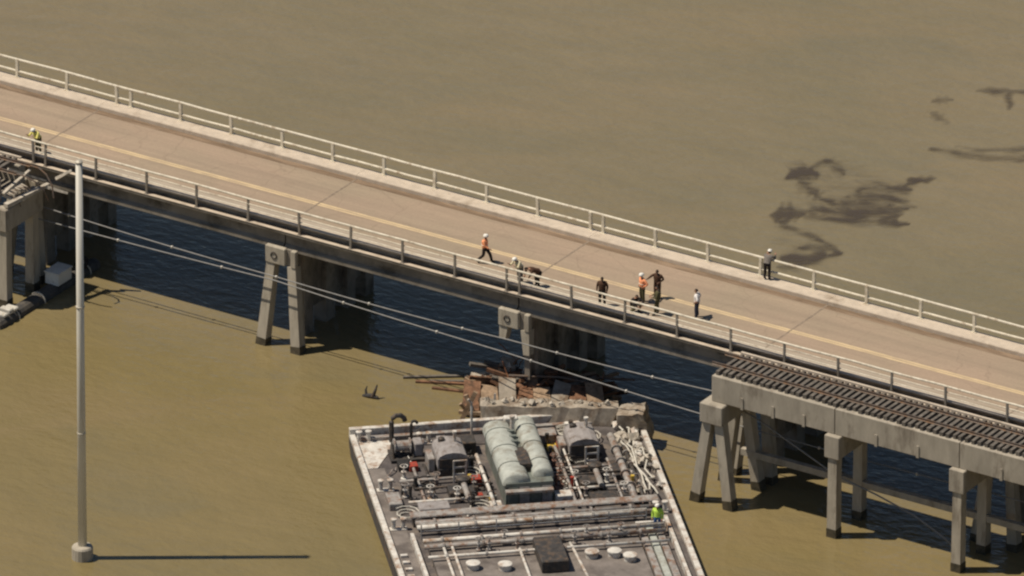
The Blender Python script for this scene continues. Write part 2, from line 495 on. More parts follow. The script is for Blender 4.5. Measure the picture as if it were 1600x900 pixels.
# ------------------------------------------------------------------ road bridge (along X, near edge at Y = 0)
XA, XB = -110.0, 95.0
PIERS = [-101.5, -84.9, -68.3, -51.7, -34.9, -16.2, 0.3, 16.9, 33.5, 50.1, 66.7, 83.3]
ROAD_Z, KERB_Z, LEDGE_Z = 7.75, 8.05, 7.55
bridge = thing("road_bridge", "long two-lane concrete road bridge with tan pavement crossing the muddy water", "bridge", (0, 0, 0))
joints = PIERS
spans = [(XA, joints[0])] + list(zip(joints[:-1], joints[1:])) + [(joints[-1], XB)]
for x0, x1 in spans:
    g = 0.008
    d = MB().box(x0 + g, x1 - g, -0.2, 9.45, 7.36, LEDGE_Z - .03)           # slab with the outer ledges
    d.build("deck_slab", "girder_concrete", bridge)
    MB().box(x0 + g, x1 - g, 0.45, 8.02, LEDGE_Z - 0.028, ROAD_Z).build("pavement", "road_concrete", bridge)
    MB().box(x0 + g, x1 - g, -0.23, 0.04, LEDGE_Z - .028, LEDGE_Z).build("ledge", "kerb_concrete", bridge)  # paler strip puts the sunlit look of the slab's top edge into its colour
    # near kerb: a lip that overhangs the ledge; far footway with its kerb
    k = MB()
    k.prism([(-0.02, KERB_Z - 0.085), (0.448, KERB_Z - 0.085), (0.448, KERB_Z - 0.02), (0.43, KERB_Z), (-0.0, KERB_Z), (-0.02, KERB_Z - 0.02)],
            x0 + g, x1 - g, axis='x')
    kb = k.build("kerb", "kerb_concrete", bridge)
    MB().box(x0 + g, x1 - g, 0.33, 0.447, LEDGE_Z - .028, KERB_Z - .087).build("kerb_upstand", "girder_concrete", kb)  # darker concrete paints extra shade into the slot under the lip
    f = MB()
    f.prism([(8.022, LEDGE_Z - 0.028), (9.1, LEDGE_Z - 0.028), (9.1, 8.03), (8.06, 8.03), (8.022, 7.98)], x0 + g, x1 - g, axis='x')
    f.build("footway", "kerb_concrete", bridge)
    for y in (0.36, 2.55, 4.55, 6.55, 8.7):                          # girders under the slab
        gb = MB()
        gb.prism([(y - 0.28, 6.18), (y + 0.28, 6.18), (y + 0.28, 6.4), (y + 0.09, 6.55), (y + 0.09, 7.2), (y + 0.22, 7.3), (y + 0.22, 7.358), (y - 0.22, 7.358), (y - 0.22, 7.3), (y - 0.09, 7.2), (y - 0.09, 6.55), (y - 0.28, 6.4)],
                 x0 + 0.05, x1 - 0.05, axis='x')
        gb.build("girder", "girder_concrete", bridge)
# pavement dressing: gutter grime, centre line, joints
MB().add([(XA, 7.5, ROAD_Z + .004), (XB, 7.5, ROAD_Z + .004), (XB, 8.02, ROAD_Z + .004), (XA, 8.02, ROAD_Z + .004)], [(0, 1, 2, 3)]).build("gutter_grime", "gutter_grime", bridge)
MB().add([(XA, .46, ROAD_Z + .004), (XB, .46, ROAD_Z + .004), (XB, 1.45, ROAD_Z + .004), (XA, 1.45, ROAD_Z + .004)], [(0, 1, 2, 3)]).build("shoulder", "shoulder_concrete", bridge)
for yy in (3.68, 3.91):
    MB().add([(XA, yy - .085, ROAD_Z + .008), (XB, yy - .085, ROAD_Z + .008), (XB, yy + .085, ROAD_Z + .008), (XA, yy + .085, ROAD_Z + .008)], [(0, 1, 2, 3)]).build("centre_line", "line_yellow", bridge)
for x in joints:
    MB().add([(x - .05, .46, ROAD_Z + .012), (x + .05, .46, ROAD_Z + .012), (x + .05, 8.0, ROAD_Z + .012), (x - .05, 8.0, ROAD_Z + .012)], [(0, 1, 2, 3)]).build("expansion_joint", "joint_rubber", bridge)
# piers: cap, columns, web wall in shade, raking piles at the near end
for x in PIERS[3:10]:
    c = MB()
    c.box(x - 0.62, x + 0.62, 0.42, 9.2, 5.4, 6.15)
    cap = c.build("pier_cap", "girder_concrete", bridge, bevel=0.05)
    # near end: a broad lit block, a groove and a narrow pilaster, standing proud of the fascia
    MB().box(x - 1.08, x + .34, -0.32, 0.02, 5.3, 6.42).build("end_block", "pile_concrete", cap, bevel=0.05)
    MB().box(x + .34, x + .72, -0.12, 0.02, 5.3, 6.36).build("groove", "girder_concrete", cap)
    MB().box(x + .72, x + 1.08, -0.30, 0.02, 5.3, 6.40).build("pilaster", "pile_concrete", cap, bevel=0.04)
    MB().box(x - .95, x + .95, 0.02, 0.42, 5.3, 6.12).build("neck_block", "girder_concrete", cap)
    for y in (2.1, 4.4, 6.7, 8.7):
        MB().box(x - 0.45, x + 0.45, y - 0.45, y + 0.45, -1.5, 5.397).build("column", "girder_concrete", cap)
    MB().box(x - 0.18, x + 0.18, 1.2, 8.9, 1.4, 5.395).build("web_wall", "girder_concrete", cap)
    for sx in (-1, 1):
        top, base = Vector((x + sx * 0.74, 0.05, 5.3)), Vector((x + (-1.2 if sx < 0 else 1.5), -0.62, -1.0))
        if x == 0.3:                                                 # snapped off by the barge
            MB().frustum(top, top.lerp(base, .14 if sx < 0 else .24), (0.58, 0.58), (0.42, 0.5)).build("snapped_pile", "pile_concrete", cap)
            continue
        q = MB().frustum(top, base, (0.58, 0.58), (0.66, 0.66))
        pl = q.build("raking_pile", "pile_concrete", cap)
        MB().frustum(base.lerp(top, 0.1), base.lerp(top, 0.225), (0.69, 0.69), (0.68, 0.68)).build("tide_band", "tide_band", cap)
    # bearing plinth with round inspection recess on the cap's near end
    ring = [(x - .45 + .2 * math.cos(t * math.pi / 8), -0.33, 5.85 + .2 * math.sin(t * math.pi / 8)) for t in range(16)]
    MB().tube(ring, 0.045, 6, closed=True).build("drain_ring", "machine_dark", cap)

# ------------------------------------------------------------------ railings
def railing(label, posts, y, zb, zt, rails, pw, post_mat, rail_mat, rail_r):
    t = thing("bridge_railing", label, "railing", (0, y, zb), group="steel railings along the road bridge")
    me = MB().box(-pw / 2, pw / 2, -pw / 2, pw / 2, 0, zt - zb).box(-pw * 1.1, pw * 1.1, -pw * .8, pw * .8, 0.0, 0.03)
    first = me.build("post", post_mat, t)
    first.location = (posts[0], 0, 0)
    for x in posts[1:]:
        c = first.copy()
        col.objects.link(c)
        c.location = (x + random.uniform(-.04, .04), random.uniform(-.012, .012), 0)
        c.rotation_euler = (random.uniform(-.03, .03), random.uniform(-.03, .03), 0)
    for zr, rr, yo in rails:
        MB().tube([(XA + 1.83 * q, yo + random.uniform(-.018, .018), zr - zb + random.uniform(-.02, .015)) for q in range(113)], rr, 8).build("rail", rail_mat, t)
    return t
P = 3.66
near_posts = [0.6 + P * k for k in range(0, 9)] + [-0.3 - P * k for k in range(0, 10)] + [34.0 + P * k for k in range(0, 10)] + [-34.1 - P * k for k in range(0, 10)]
far_posts = [0.72 + P * k for k in range(0, 9)] + [-0.2 - P * k for k in range(0, 10)] + [34.0 + P * k for k in range(0, 10)] + [-34.2 - P * k for k in range(0, 10)]
railing("low steel railing along the near edge of the road bridge, facing the barge", near_posts, -0.11, LEDGE_Z, 9.03,
        [(9.03, 0.066, 0), (8.68, 0.036, 0.0), (8.36, 0.036, 0.0)], 0.12, "post_grey", "rail_paint", .05)
railing("two-bar pale railing along the far footway of the road bridge", far_posts, 8.95, 8.03, 9.2,
        [(9.2, 0.075, 0), (8.42, 0.07, 0.0)], 0.17, "rail_paint", "rail_paint", .06)

# ------------------------------------------------------------------ rail trestle beside the road
def trestle(label, x0, x1, bents, broken=None, wales=True):
    t = thing("rail_trestle", label, "rail bridge", (0, 0, 0), group="standing parts of the rail trestle")
    for ya, yb in ((-4.62, -4.02), (-2.1, -1.5)):
        bnd = sorted([x0] + [b for b in bents if x0 + 1.2 < b < x1 - 1.2] + [x1])
        for a, b in zip(bnd[:-1], bnd[1:]):
            gb = MB().box(a + .02, b - .02, ya, yb, 6.55, 8.18)
            gg = gb.build("girder", "concrete", t, bevel=0.03)
            # stiffening ribs on the outer face
            n = max(1, int((b - a) / 2.1))
            for i in range(1, n):
                xr = a + (b - a) * i / n
                MB().box(xr - .09, xr + .09, ya - .05, ya + .02, 6.5, 7.25).build("rib", "concrete", gg)
    MB().box(x0 + .05, x1 - .05, -4.0, -2.12, 6.9, 7.05).build("deck_pan", "girder_concrete", t)
    n = int((x1 - x0 - 0.4) / 0.42)
    me = MB().box(-0.11, 0.11, -1.42, 1.42, 0, 0.24)
    first = None
    for i in range(n):
        x = x0 + 0.3 + 0.42 * i
        if first is None:
            first = me.build("sleeper", "sleeper_wood", t)
            o = first
        else:
            o = first.copy()
            col.objects.link(o)
        o.location = (x, -2.98 + random.uniform(-.05, .05), 8.183 + random.uniform(0, .012))
        o.rotation_euler = (0, 0, random.uniform(-.035, .035))
        o.scale = (random.uniform(.85, 1.1), random.uniform(.96, 1.03), 1)
    for y in (-3.72, -2.28):
        r = MB().prism([(y - .075, 8.44), (y + .075, 8.44), (y + .075, 8.46), (y + .02, 8.48), (y + .02, 8.56), (y + .036, 8.57), (y + .036, 8.61), (y - .036, 8.61), (y - .036, 8.57), (y - .02, 8.56), (y - .02, 8.48), (y - .075, 8.46)], x0 - (0.5 if broken == 'low' else 0), x1 + (0.9 if broken == 'high' else 0), axis='x')
        r.build("running_rail", "rail_steel", t)
    # light timber guard along the far sleeper ends
    MB().box(x0 + .2, x1 - .2, -1.72, -1.56, 8.445, 8.56).build("guard_timber", "kerb_concrete", t)
    for b in bents:
        big = b == bents[0] and broken == 'low'
        hw = .38 if broken == 'high' else .5
        if big:
            cp = MB().box(b - .78, b + .78, -5.15, -0.95, 5.3, 6.54).build("pile_cap", "concrete", t, bevel=0.05)
            for y, dy in ((-4.65, -.15), (-1.7, .1)):
                for sx in (-1, 1):
                    top, base = Vector((b + sx * .4, y, 5.3)), Vector((b + sx * 1.3, y + dy, -1.0))
                    MB().frustum(top, base, (.58, .58), (.62, .62)).build("raking_pile", "pile_concrete", cp)
                    MB().frustum(base.lerp(top, .11), base.lerp(top, .25), (.65, .65), (.65, .65)).build("tide_band", "tide_band", cp)
        else:
            cp = MB().box(b - hw, b + hw, -4.95, -1.0, 5.1, 6.54).build("pile_cap", "concrete", t, bevel=0.04)
            for y in (-4.55, -1.7):
                MB().frustum((b, y, 5.1), (b, y - .05, -1.0), (.58, .58), (.62, .62)).build("pile", "pile_concrete", cp)
                MB().frustum((b, y - .045, -.35), (b, y - .04, .55), (.65, .65), (.65, .65)).build("tide_band", "tide_band", cp)
    if wales:
        for a, b in zip(bents[:-1], bents[1:]):
            MB().box(a + .1, b - .1, -1.98, -1.62, 2.1, 2.5).build("wale", "concrete", t)
    return t

RT = trestle("rail trestle with sleepers and concrete girder still standing right of the barge", 16.7, 60.0,
             [17.0, 25.1, 33.5, 41.9, 50.3, 58.7], broken='low')
LT = trestle("broken end of the rail trestle beside the tall pale pole", -75.0, -33.75,
             [-68.7, -60.3, -51.9, -42.2, -33.2], broken='high', wales=False)
# snapped reinforcement and torn edge on the left stump
jag = MB()
rnd = random.Random(3)
y = -4.0
prof_t, prof_b = [], []
while y < -2.1:
    prof_t.append((y, 7.9 + rnd.uniform(-.25, .2)))
    y += .2
for i, (yy, zz) in enumerate(prof_t):
    e = rnd.uniform(.15, .8)
    jag.add([(-33.78, yy, 6.92), (-33.78, yy + .2, 6.92), (-33.78, yy + .2, 7.06), (-33.78, yy, 7.06), (-33.78 + e, yy + .04, 6.8), (-33.78 + e, yy + .16, 6.82), (-33.78 + e * .9, yy + .15, 6.95), (-33.78 + e * .9, yy + .05, 6.98)],
            [(0, 3, 2, 1), (4, 5, 6, 7), (0, 1, 5, 4), (1, 2, 6, 5), (2, 3, 7, 6), (3, 0, 4, 7)])
jag.build("torn_edge", "broken_concrete", LT)
for i in range(5):
    yb = -3.9 + .42 * i
    MB().tube([(-33.78, yb, 7.0), (-33.1, yb + .05, 7.0 + rnd.uniform(-.1, .1)), (-32.7, yb + rnd.uniform(-.2, .2), 6.7 + rnd.uniform(-.4, .3))], .025, 5).build("reinforcing_bar", "rail_steel", LT)
for a, b, w_ in (((-33.0, -4.7, 6.75), (-32.3, -1.2, 7.0), .34), ((-32.45, -1.5, 6.95), (-31.2, -.75, 6.5), .28), ((-33.4, -4.4, 7.3), (-32.9, -2.2, 8.2), .22), ((-33.7, -3.4, 8.5), (-32.2, -1.6, 7.4), .2), ((-31.9, -.95, 7.35), (-31.0, -.6, 8.0), .2)):
    MB().frustum(a, b, (w_, w_ * .8), (w_ * .75, w_ * .5)).build("broken_beam", "broken_concrete", LT)
for yb, q in ((-3.72, .35), (-2.28, -.25)):
    MB().tube([(-32.86, yb, 8.52), (-32.2, yb, 8.5), (-31.6, yb + q * .4, 8.25), (-31.1, yb + q, 7.7), (-30.9, yb + q * 1.5, 7.0)], .05, 6).build("bent_rail", "rail_steel", LT)

# ------------------------------------------------------------------ cables
def catenary(pts, sag, n=10):
    out = []
    for (a, b) in zip(pts[:-1], pts[1:]):
        a, b = Vector(a), Vector(b)
        for i in range(n):
            t = i / n
            p = a.lerp(b, t)
            p.z -= sag * 4 * t * (1 - t)
            out.append(p)
    out.append(Vector(pts[-1]))
    return out
def cable(label, pts, sag, r, clips):
    pl = catenary(pts, sag)
    t = MB().tube(pl, r, 6).build("cable", "black_cable", None, smooth=True)
    tag(t, label, "cable", "cables strung along the bridge piers")
    for i in clips:
        p = pl[i]
        MB().lathe((p.x, p.y, p.z - .09), [(.03, 0), (.085, .03), (.085, .15), (.03, .18)], 8).build("cable_clip", "clip_metal", t)
    return t
YC = -0.75
cable("upper of two pale cables slung along the near side of the bridge piers",
      [(-110, YC, 5.4), (-68, YC, 5.3), (-34.9, YC, 5.25), (-16.2, YC, 4.72), (0.3, YC, 4.75), (16.9, YC, 5.15), (33.5, YC, 5.1), (95, YC, 5.1)], .12, .038,
      [22, 26, 30, 34, 38, 42, 46, 50, 54, 58])
cable("lower of two pale cables slung along the near side of the bridge piers",
      [(-110, YC - .25, 4.5), (-68, YC - .25, 4.4), (-34.9, YC - .25, 4.42), (-16.2, YC - .25, 4.6), (0.3, YC - .25, 4.0), (16.9, YC - .25, 3.4), (33.5, YC - .25, 3.5), (95, YC - .25, 3.6)], .06, .038,
      [24, 28, 33, 37, 41, 45, 49, 53, 57])
tag(MB().tube([(17.6, -2.5, 5.25), (18.6, -2.5, 4.98), (19.6, -2.5, 4.56), (21.3, -2.5, 3.85), (23.4, -2.5, 2.98), (24.6, -2.5, 2.62), (26.7, -2.55, 2.25), (29.4, -2.6, 1.6), (31.4, -2.6, .7), (32.6, -2.6, -.2)], .05, 6).build("cable", "black_cable", None, smooth=True),
    "slack broken cable drooping into the water under the standing rail trestle", "cable")

# ------------------------------------------------------------------ pole
pole = thing("utility_pole", "tall pale grey steel pole standing in the water left of the barge", "pole", (-9.98, -30.5, 0))
PT = Vector((0.02, 0.2, 25.1))
MB().frustum((0, 0, 0), (0, 0, 1), (0, 0), (0, 0))
MB().tube([(0, 0, -1.5), PT * .5, PT], [.27, .235, .2], 16).build("shaft", "pole_steel", pole, smooth=True)
MB().lathe((0, 0, 0), [(.62, -1.5), (.62, .7), (.55, .8), (.3, .85)], 18).build("foundation", "pile_concrete", pole)
MB().lathe((PT.x, PT.y, PT.z), [(.23, -.05), (.23, .03), (.1, .12)], 12).build("cap", "galvanised", pole)
for zz in (8.0, 16.0):
    MB().lathe(PT * (zz / 25.1), [(.255, -.04), (.265, -.03), (.265, .05), (.25, .06)], 16).build("joint_band", "galvanised", pole)

# ------------------------------------------------------------------ fender log beside the left pier
fl = thing("fender_log", "dark floating fender log with a white box on it beside the left pier", "fender", (-32.0, -1.0, 0))
MB().tube([(0, 4.2, .05), (0, 3.9, .05), (0, -6.2, .05), (0, -6.5, .05)], [.42, .5, .5, .42], 14).build("log", "fender_dark", fl, smooth=False)
for yy in (3.0, -1.9, -4.6):
    MB().tube([(.52 * math.cos(k * math.pi / 9), yy, .05 + .52 * math.sin(k * math.pi / 9)) for k in range(18)], .05, 6, closed=True).build("strap", "galvanised", fl)
bx = MB().box(-.5, .5, -.45, 1.0, .48, 1.25).build("white_box", "box_white", fl, bevel=.05)
MB().box(-.53, .53, -.48, 1.03, 1.25, 1.32).build("lid", "box_white", bx)
MB().tube([(.36 * math.cos(k * math.pi / 9) + .1, 2.6 + .1 * math.sin(k), .85 + .36 * math.sin(k * math.pi / 9)) for k in range(18)], .13, 8, closed=True).build("tyre", "tyre_black", fl, smooth=True)
MB().lathe((.1, 2.6, .5), [(.16, 0), (.16, .75), (.12, .8)], 10).build("bollard", "worn_white", fl)
for k in range(3):
    MB().box(-.45, .35, -5.9 + k * .55, -5.5 + k * .55, .5, .72 + .12 * (k % 2)).build("rope_coil", "rope_white", fl, bevel=.06)

# ------------------------------------------------------------------ tank barge
BW, BL, DZ = 17.3, 70.0, 1.0
barge = thing("tank_barge", "grey steel tank barge with its bow driven against the bridge", "barge", (-4.76, -10.35, 0), R(41.9))
hl = MB()
hl.prism([(0, DZ), (0, .55), (-2.2, -1.6), (-BL, -1.6), (-BL, DZ)], 0, BW, axis='x')
hl.v = [(x, y, z) for x, y, z in hl.v]
hl.build("hull", "hull_paint", barge)
def B(name, m, mb, parent=barge, **k):
    return mb.build(name, m, parent, **k)
B("deck_plate", "deck_paint", MB().box(.05, BW - .05, -BL + .05, -.05, DZ + .001, DZ + .012))
B("gunwale", "worn_white", MB().box(.0, .32, -BL, -.36, DZ + .013, DZ + .30), bevel=.02)
B("gunwale", "worn_white", MB().box(BW - .32, BW, -BL, -.36, DZ + .013, DZ + .30), bevel=.02)
B("bow_bulwark", "worn_white", MB().box(0, BW, -.34, 0, DZ + .013, DZ + .62), bevel=.03)
B("bow_wale", "pipe_grey", MB().box(.35, BW - .35, -.95, -.62, DZ + .013, DZ + .28), bevel=.02)
B("inner_coaming", "worn_white", MB().box(1.42, 1.62, -BL, -14.2, DZ + .013, DZ + .42))
B("inner_coaming", "worn_white", MB().box(BW - 1.0, BW - .8, -BL, -14.2, DZ + .013, DZ + .42))
B("side_walkway", "trunk_paint", MB().box(.34, 1.4, -BL, -4.65, DZ + .013, DZ + .05))
B("bow_plate", "worn_white", MB().prism([(.33, -1.0), (2.4, -1.0), (2.4, -1.25), (.33, -3.2)], 0, 1) if False else MB().add(
    [(.34, -.99, DZ + .02), (2.6, -.99, DZ + .02), (2.6, -1.3, DZ + .02), (1.0, -4.6, DZ + .02), (.34, -4.6, DZ + .02),
     (.34, -.99, DZ + .06), (2.6, -.99, DZ + .06), (2.6, -1.3, DZ + .06), (1.0, -4.6, DZ + .06), (.34, -4.6, DZ + .06)],
    [(0, 1, 2, 3, 4), (9, 8, 7, 6, 5), (0, 5, 6, 1), (1, 6, 7, 2), (2, 7, 8, 3), (3, 8, 9, 4), (4, 9, 5, 0)]))
def bitt(x, y, h=.55):
    b = B("bitt", "worn_white", MB().box(x - .5, x + .5, y - .22, y + .22, DZ + .013, DZ + .1))
    for sx in (-.28, .28):
        MB().lathe((x + sx, y, DZ + .1), [(.13, 0), (.13, h), (.19, h + .01), (.19, h + .08), (.1, h + .1)], 12).build("bollard", "worn_white", b)
for x, y in ((.75, -.5), (1.0, -7.2), (.95, -12.4), (16.3, -12.6), (4.2, -1.3), (13.0, -1.3)):
    bitt(x, y - .4)
def gooseneck(x, y, h, r=.12, reach=.45, m="machine_dark"):
    pts = [(x, y, DZ), (x, y, DZ + h)] + [(x + reach / 2 - reach / 2 * math.cos(a), y, DZ + h + reach / 2 * math.sin(a)) for a in (R(30), R(70), R(110), R(150), R(180))]
    B("vent_pipe", m, MB().tube(pts, r, 8), smooth=False)
gooseneck(2.35, -1.2, 1.35, .15, .8)
gooseneck(3.5, -1.35, 1.2, .09, .35)
gooseneck(3.95, -1.35, 1.0, .09, -.35, "pipe_grey")
# winches port and starboard
def winch(x, y, k=1.0):
    b = B("winch", "machine_dark", MB().box(x - 1.0 * k, x + 1.0 * k, y - .8 * k, y + .8 * k, DZ + .013, DZ + .2))
    def drum(cx, r, l):
        pr = MB()
        n = 14
        pts = [(cx - l, r * 1.5), (cx - l + .07, r * 1.5), (cx - l + .08, r), (cx + l - .08, r), (cx + l - .07, r * 1.5), (cx + l, r * 1.5)]
        vs = [(px, y + rr * math.cos(2 * math.pi * q / n), DZ + .75 + rr * math.sin(2 * math.pi * q / n)) for px, rr in pts for q in range(n)]
        fs = [(i * n + q, i * n + (q + 1) % n, (i + 1) * n + (q + 1) % n, (i + 1) * n + q) for i in range(len(pts) - 1) for q in range(n)]
        fs += [tuple(range(n)), tuple((len(pts) - 1) * n + q for q in range(n))]
        return pr.add(vs, fs)
    drum(x - .25, .32, .5).build("drum", "pipe_grey", b)
    MB().box(x + .42, x + .95, y - .45, y + .45, DZ + .2, DZ + 1.05).build("gearbox", "engine_grey", b, bevel=.06)
    for sx in (-.85, .34):
        MB().prism([(y - .6, DZ + .2), (y + .6, DZ + .2), (y + .18, DZ + .98), (y - .18, DZ + .98)], x + sx - .04, x + sx + .04, axis='x').build("side_frame", "machine_dark", b)
    MB().tube([(x + .98 + .0, y + .3 * math.cos(q * math.pi / 6), DZ + .8 + .3 * math.sin(q * math.pi / 6)) for q in range(12)], .035, 6, closed=True).build("hand_wheel", "pipe_grey", b)
winch(2.9, -3.3, 1.0)
# hose and pipe runs from the bow aft
for x, y0, y1, r, m, z in ((3.0, -4.7, -12.2, .09, "pipe_grey", .25), (3.7, -4.6, -12.2, .07, "machine_dark", .2), (6.75, -4.9, -12.0, .11, "worn_white", .75), (15.05, -2.9, -12.2, .21, "pipe_grey", .42),
                           (15.6, -3.2, -12.2, .12, "machine_dark", .3), (11.55, -4.0, -12.0, .1, "pipe_grey", .5), (11.95, -4.0, -12.0, .07, "worn_white", .62), (14.35, -5.8, -12.1, .08, "pipe_grey", .35)):
    p = B("pipe", m, MB().tube([(x, y0, DZ + z * .4), (x, y0 - .3, DZ + z), (x, (y0 + y1) / 2, DZ + z), (x, y1, DZ + z)], r, 10), smooth=True)
    for i in range(1, 5):
        yy = y0 - .6 + (y1 - y0 + 1.0) * i / 5
        MB().lathe((0, 0, 0), [(r * .9, 0)] * 2, 4) if False else None
        MB().tube([(x, yy - .05, DZ + z), (x, yy + .05, DZ + z)], r * 1.6, 10).build("flange", "pipe_grey", p)
        MB().box(x - .05, x + .05, yy - .25, yy - .19, DZ + .012, DZ + z - r * .6).build("pipe_stand", "machine_dark", p)
# engine house amidships: walls, two pitched lids parted by a gap, stack
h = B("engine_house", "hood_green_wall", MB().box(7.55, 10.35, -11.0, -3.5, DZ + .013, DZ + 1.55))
def hood(x0, x1, z0, hgt, y0, y1):
    """long rounded hood with slightly domed ends"""
    hb = MB()
    n_, rows = 12, []
    for q, k in ((0.0, .8), (.012, .95), (.03, 1.0), (.97, 1.0), (.988, .95), (1.0, .8)):
        y = y0 + (y1 - y0) * q
        rows.append([((x0 + x1) / 2 - (x1 - x0) / 2 * math.cos(math.pi * i / n_), y, z0 + hgt * k * math.sin(math.pi * i / n_) ** .62) for i in range(n_ + 1)])
    m_ = n_ + 1
    hb.add([p for r_ in rows for p in r_], [(i * m_ + k, i * m_ + k + 1, (i + 1) * m_ + k + 1, (i + 1) * m_ + k) for i in range(len(rows) - 1) for k in range(n_)] + [tuple(range(m_)), tuple((len(rows) - 1) * m_ + k for k in range(m_))])
    return hb
hood(7.4, 9.0, DZ + 1.4, .72, -10.9, -3.4).build("rounded_hood", "hood_green", h, smooth=True)
hood(9.25, 10.5, DZ + 1.45, .66, -10.3, -3.0).build("rounded_hood", "hood_green", h, smooth=True)
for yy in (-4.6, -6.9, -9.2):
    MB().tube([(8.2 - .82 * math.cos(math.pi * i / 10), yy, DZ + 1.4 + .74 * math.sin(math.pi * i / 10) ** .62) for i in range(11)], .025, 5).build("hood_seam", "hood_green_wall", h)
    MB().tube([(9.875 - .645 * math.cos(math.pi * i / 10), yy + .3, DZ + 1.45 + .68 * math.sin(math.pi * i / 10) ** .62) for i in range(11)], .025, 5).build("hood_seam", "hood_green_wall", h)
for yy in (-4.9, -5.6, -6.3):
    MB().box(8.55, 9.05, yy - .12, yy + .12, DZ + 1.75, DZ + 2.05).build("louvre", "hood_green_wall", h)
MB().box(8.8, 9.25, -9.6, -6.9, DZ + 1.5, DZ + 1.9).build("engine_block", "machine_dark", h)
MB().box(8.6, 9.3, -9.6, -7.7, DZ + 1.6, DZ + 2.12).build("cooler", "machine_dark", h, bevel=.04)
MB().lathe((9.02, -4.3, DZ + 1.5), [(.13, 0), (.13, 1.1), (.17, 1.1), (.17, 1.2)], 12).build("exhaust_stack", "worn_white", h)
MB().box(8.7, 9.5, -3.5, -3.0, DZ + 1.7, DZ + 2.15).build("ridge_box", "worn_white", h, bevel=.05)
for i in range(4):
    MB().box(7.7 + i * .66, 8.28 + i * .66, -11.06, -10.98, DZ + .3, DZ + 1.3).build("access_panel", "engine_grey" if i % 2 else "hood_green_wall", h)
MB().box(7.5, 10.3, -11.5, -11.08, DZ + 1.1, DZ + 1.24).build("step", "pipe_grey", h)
# the two pump engines with rounded hoods and white ladder frames
def pump(x, y):
    b = B("pump_engine", "machine_dark", MB().box(x - .85, x + .85, y - 1.3, y + 1.3, DZ + .013, DZ + .55), bevel=.03)
    pr = [(x - .9, DZ + .55), (x - .9, DZ + 1.1)] + [(x - .9 * math.cos(a), DZ + 1.1 + .42 * math.sin(a)) for a in (R(30), R(60), R(90), R(120), R(150))] + [(x + .9, DZ + 1.1), (x + .9, DZ + .55)]
    MB().prism(pr, y - 1.2, y + 1.15).build("hood", "engine_grey", b)
    MB().box(x - .82, x + .82, y - 1.26, y - 1.21, DZ + .55, DZ + 1.15).build("radiator", "machine_dark", b)
    MB().lathe((x + .35, y + .5, DZ + 1.45), [(.1, 0), (.1, .55), (.14, .56), (.14, .66)], 10).build("exhaust", "worn_white", b)
    MB().lathe((x - .4, y + .7, DZ + 1.4), [(.2, 0), (.2, .22), (.1, .28)], 10).build("air_filter", "machine_dark", b)
    MB().box(x - 1.35, x - .95, y - .5, y + .8, DZ + .013, DZ + .9).build("battery_box", "pipe_grey", b, bevel=.04)
    # ladder frame
    for sx in (-.1, .62):
        MB().bar((x + sx, y - 2.1, DZ), (x + sx, y - 2.1, DZ + 1.45), .1).build("ladder_post", "worn_white", b)
    for zz in (.55, 1.0, 1.42):
        MB().bar((x - .1, y - 2.1, DZ + zz), (x + .62, y - 2.1, DZ + zz), .08).build("ladder_rung", "worn_white", b)
    # pump and elbow aft of it
    MB().lathe((x + .25, y - 3.2, DZ), [(.5, 0), (.5, .1), (.3, .12), (.3, .65), (.42, .7), (.42, .85), (.2, .95)], 14).build("pump_casing", "machine_dark", b)
    MB().tube([(x + .25, y - 3.2, DZ + .6), (x + .25, y - 4.0, DZ + .6), (x + .25, y - 5.6, DZ + .6)], .17, 10).build("discharge_pipe", "pipe_grey", b)
    return b
pump(5.2, -5.1)
pump(13.1, -4.5)
def valve(x, y, z=.0, k=1.0, m="valve_rust"):
    v = B("valve", m, MB().lathe((x, y, DZ + z), [(.2 * k, 0), (.2 * k, .12), (.11 * k, .16), (.11 * k, .5 * k), (.18 * k, .55 * k), (.06, .62 * k), (.05, .9 * k)], 10))
    MB().tube([(x + .22 * k * math.cos(q * math.pi / 6), y + .22 * k * math.sin(q * math.pi / 6), DZ + z + .9 * k) for q in range(12)], .03, 5, closed=True).build("hand_wheel", m, v)
for x, y, m in ((4.0, -7.6, "pipe_grey"), (3.4, -9.2, "worn_white"), (11.2, -6.2, "valve_rust"), (11.3, -7.6, "valve_rust"), (12.0, -8.6, "worn_white"), (11.1, -9.4, "valve_rust"), (4.9, -9.7, "worn_white"), (6.1, -8.3, "pipe_grey"),
                (13.9, -8.6, "worn_white"), (12.4, -10.2, "pipe_grey"), (2.3, -6.3, "worn_white"), (2.0, -8.7, "pipe_grey"), (5.6, -10.8, "machine_dark"), (14.6, -10.6, "worn_white")):
    valve(x, y, 0, 1.0, m)
for x0, x1, y, r, m, z in ((1.9, 6.6, -7.1, .1, "pipe_grey", .3), (10.7, 15.4, -6.9, .1, "pipe_grey", .3), (10.7, 15.2, -9.6, .09, "worn_white", .28), (2.0, 7.2, -9.9, .09, "worn_white", .28), (10.7, 14.8, -8.1, .07, "machine_dark", .45), (2.6, 7.2, -8.4, .07, "machine_dark", .4)):
    B("cross_pipe", m, MB().tube([(x0, y, DZ + z), (x1, y, DZ + z)], r, 8), smooth=True)
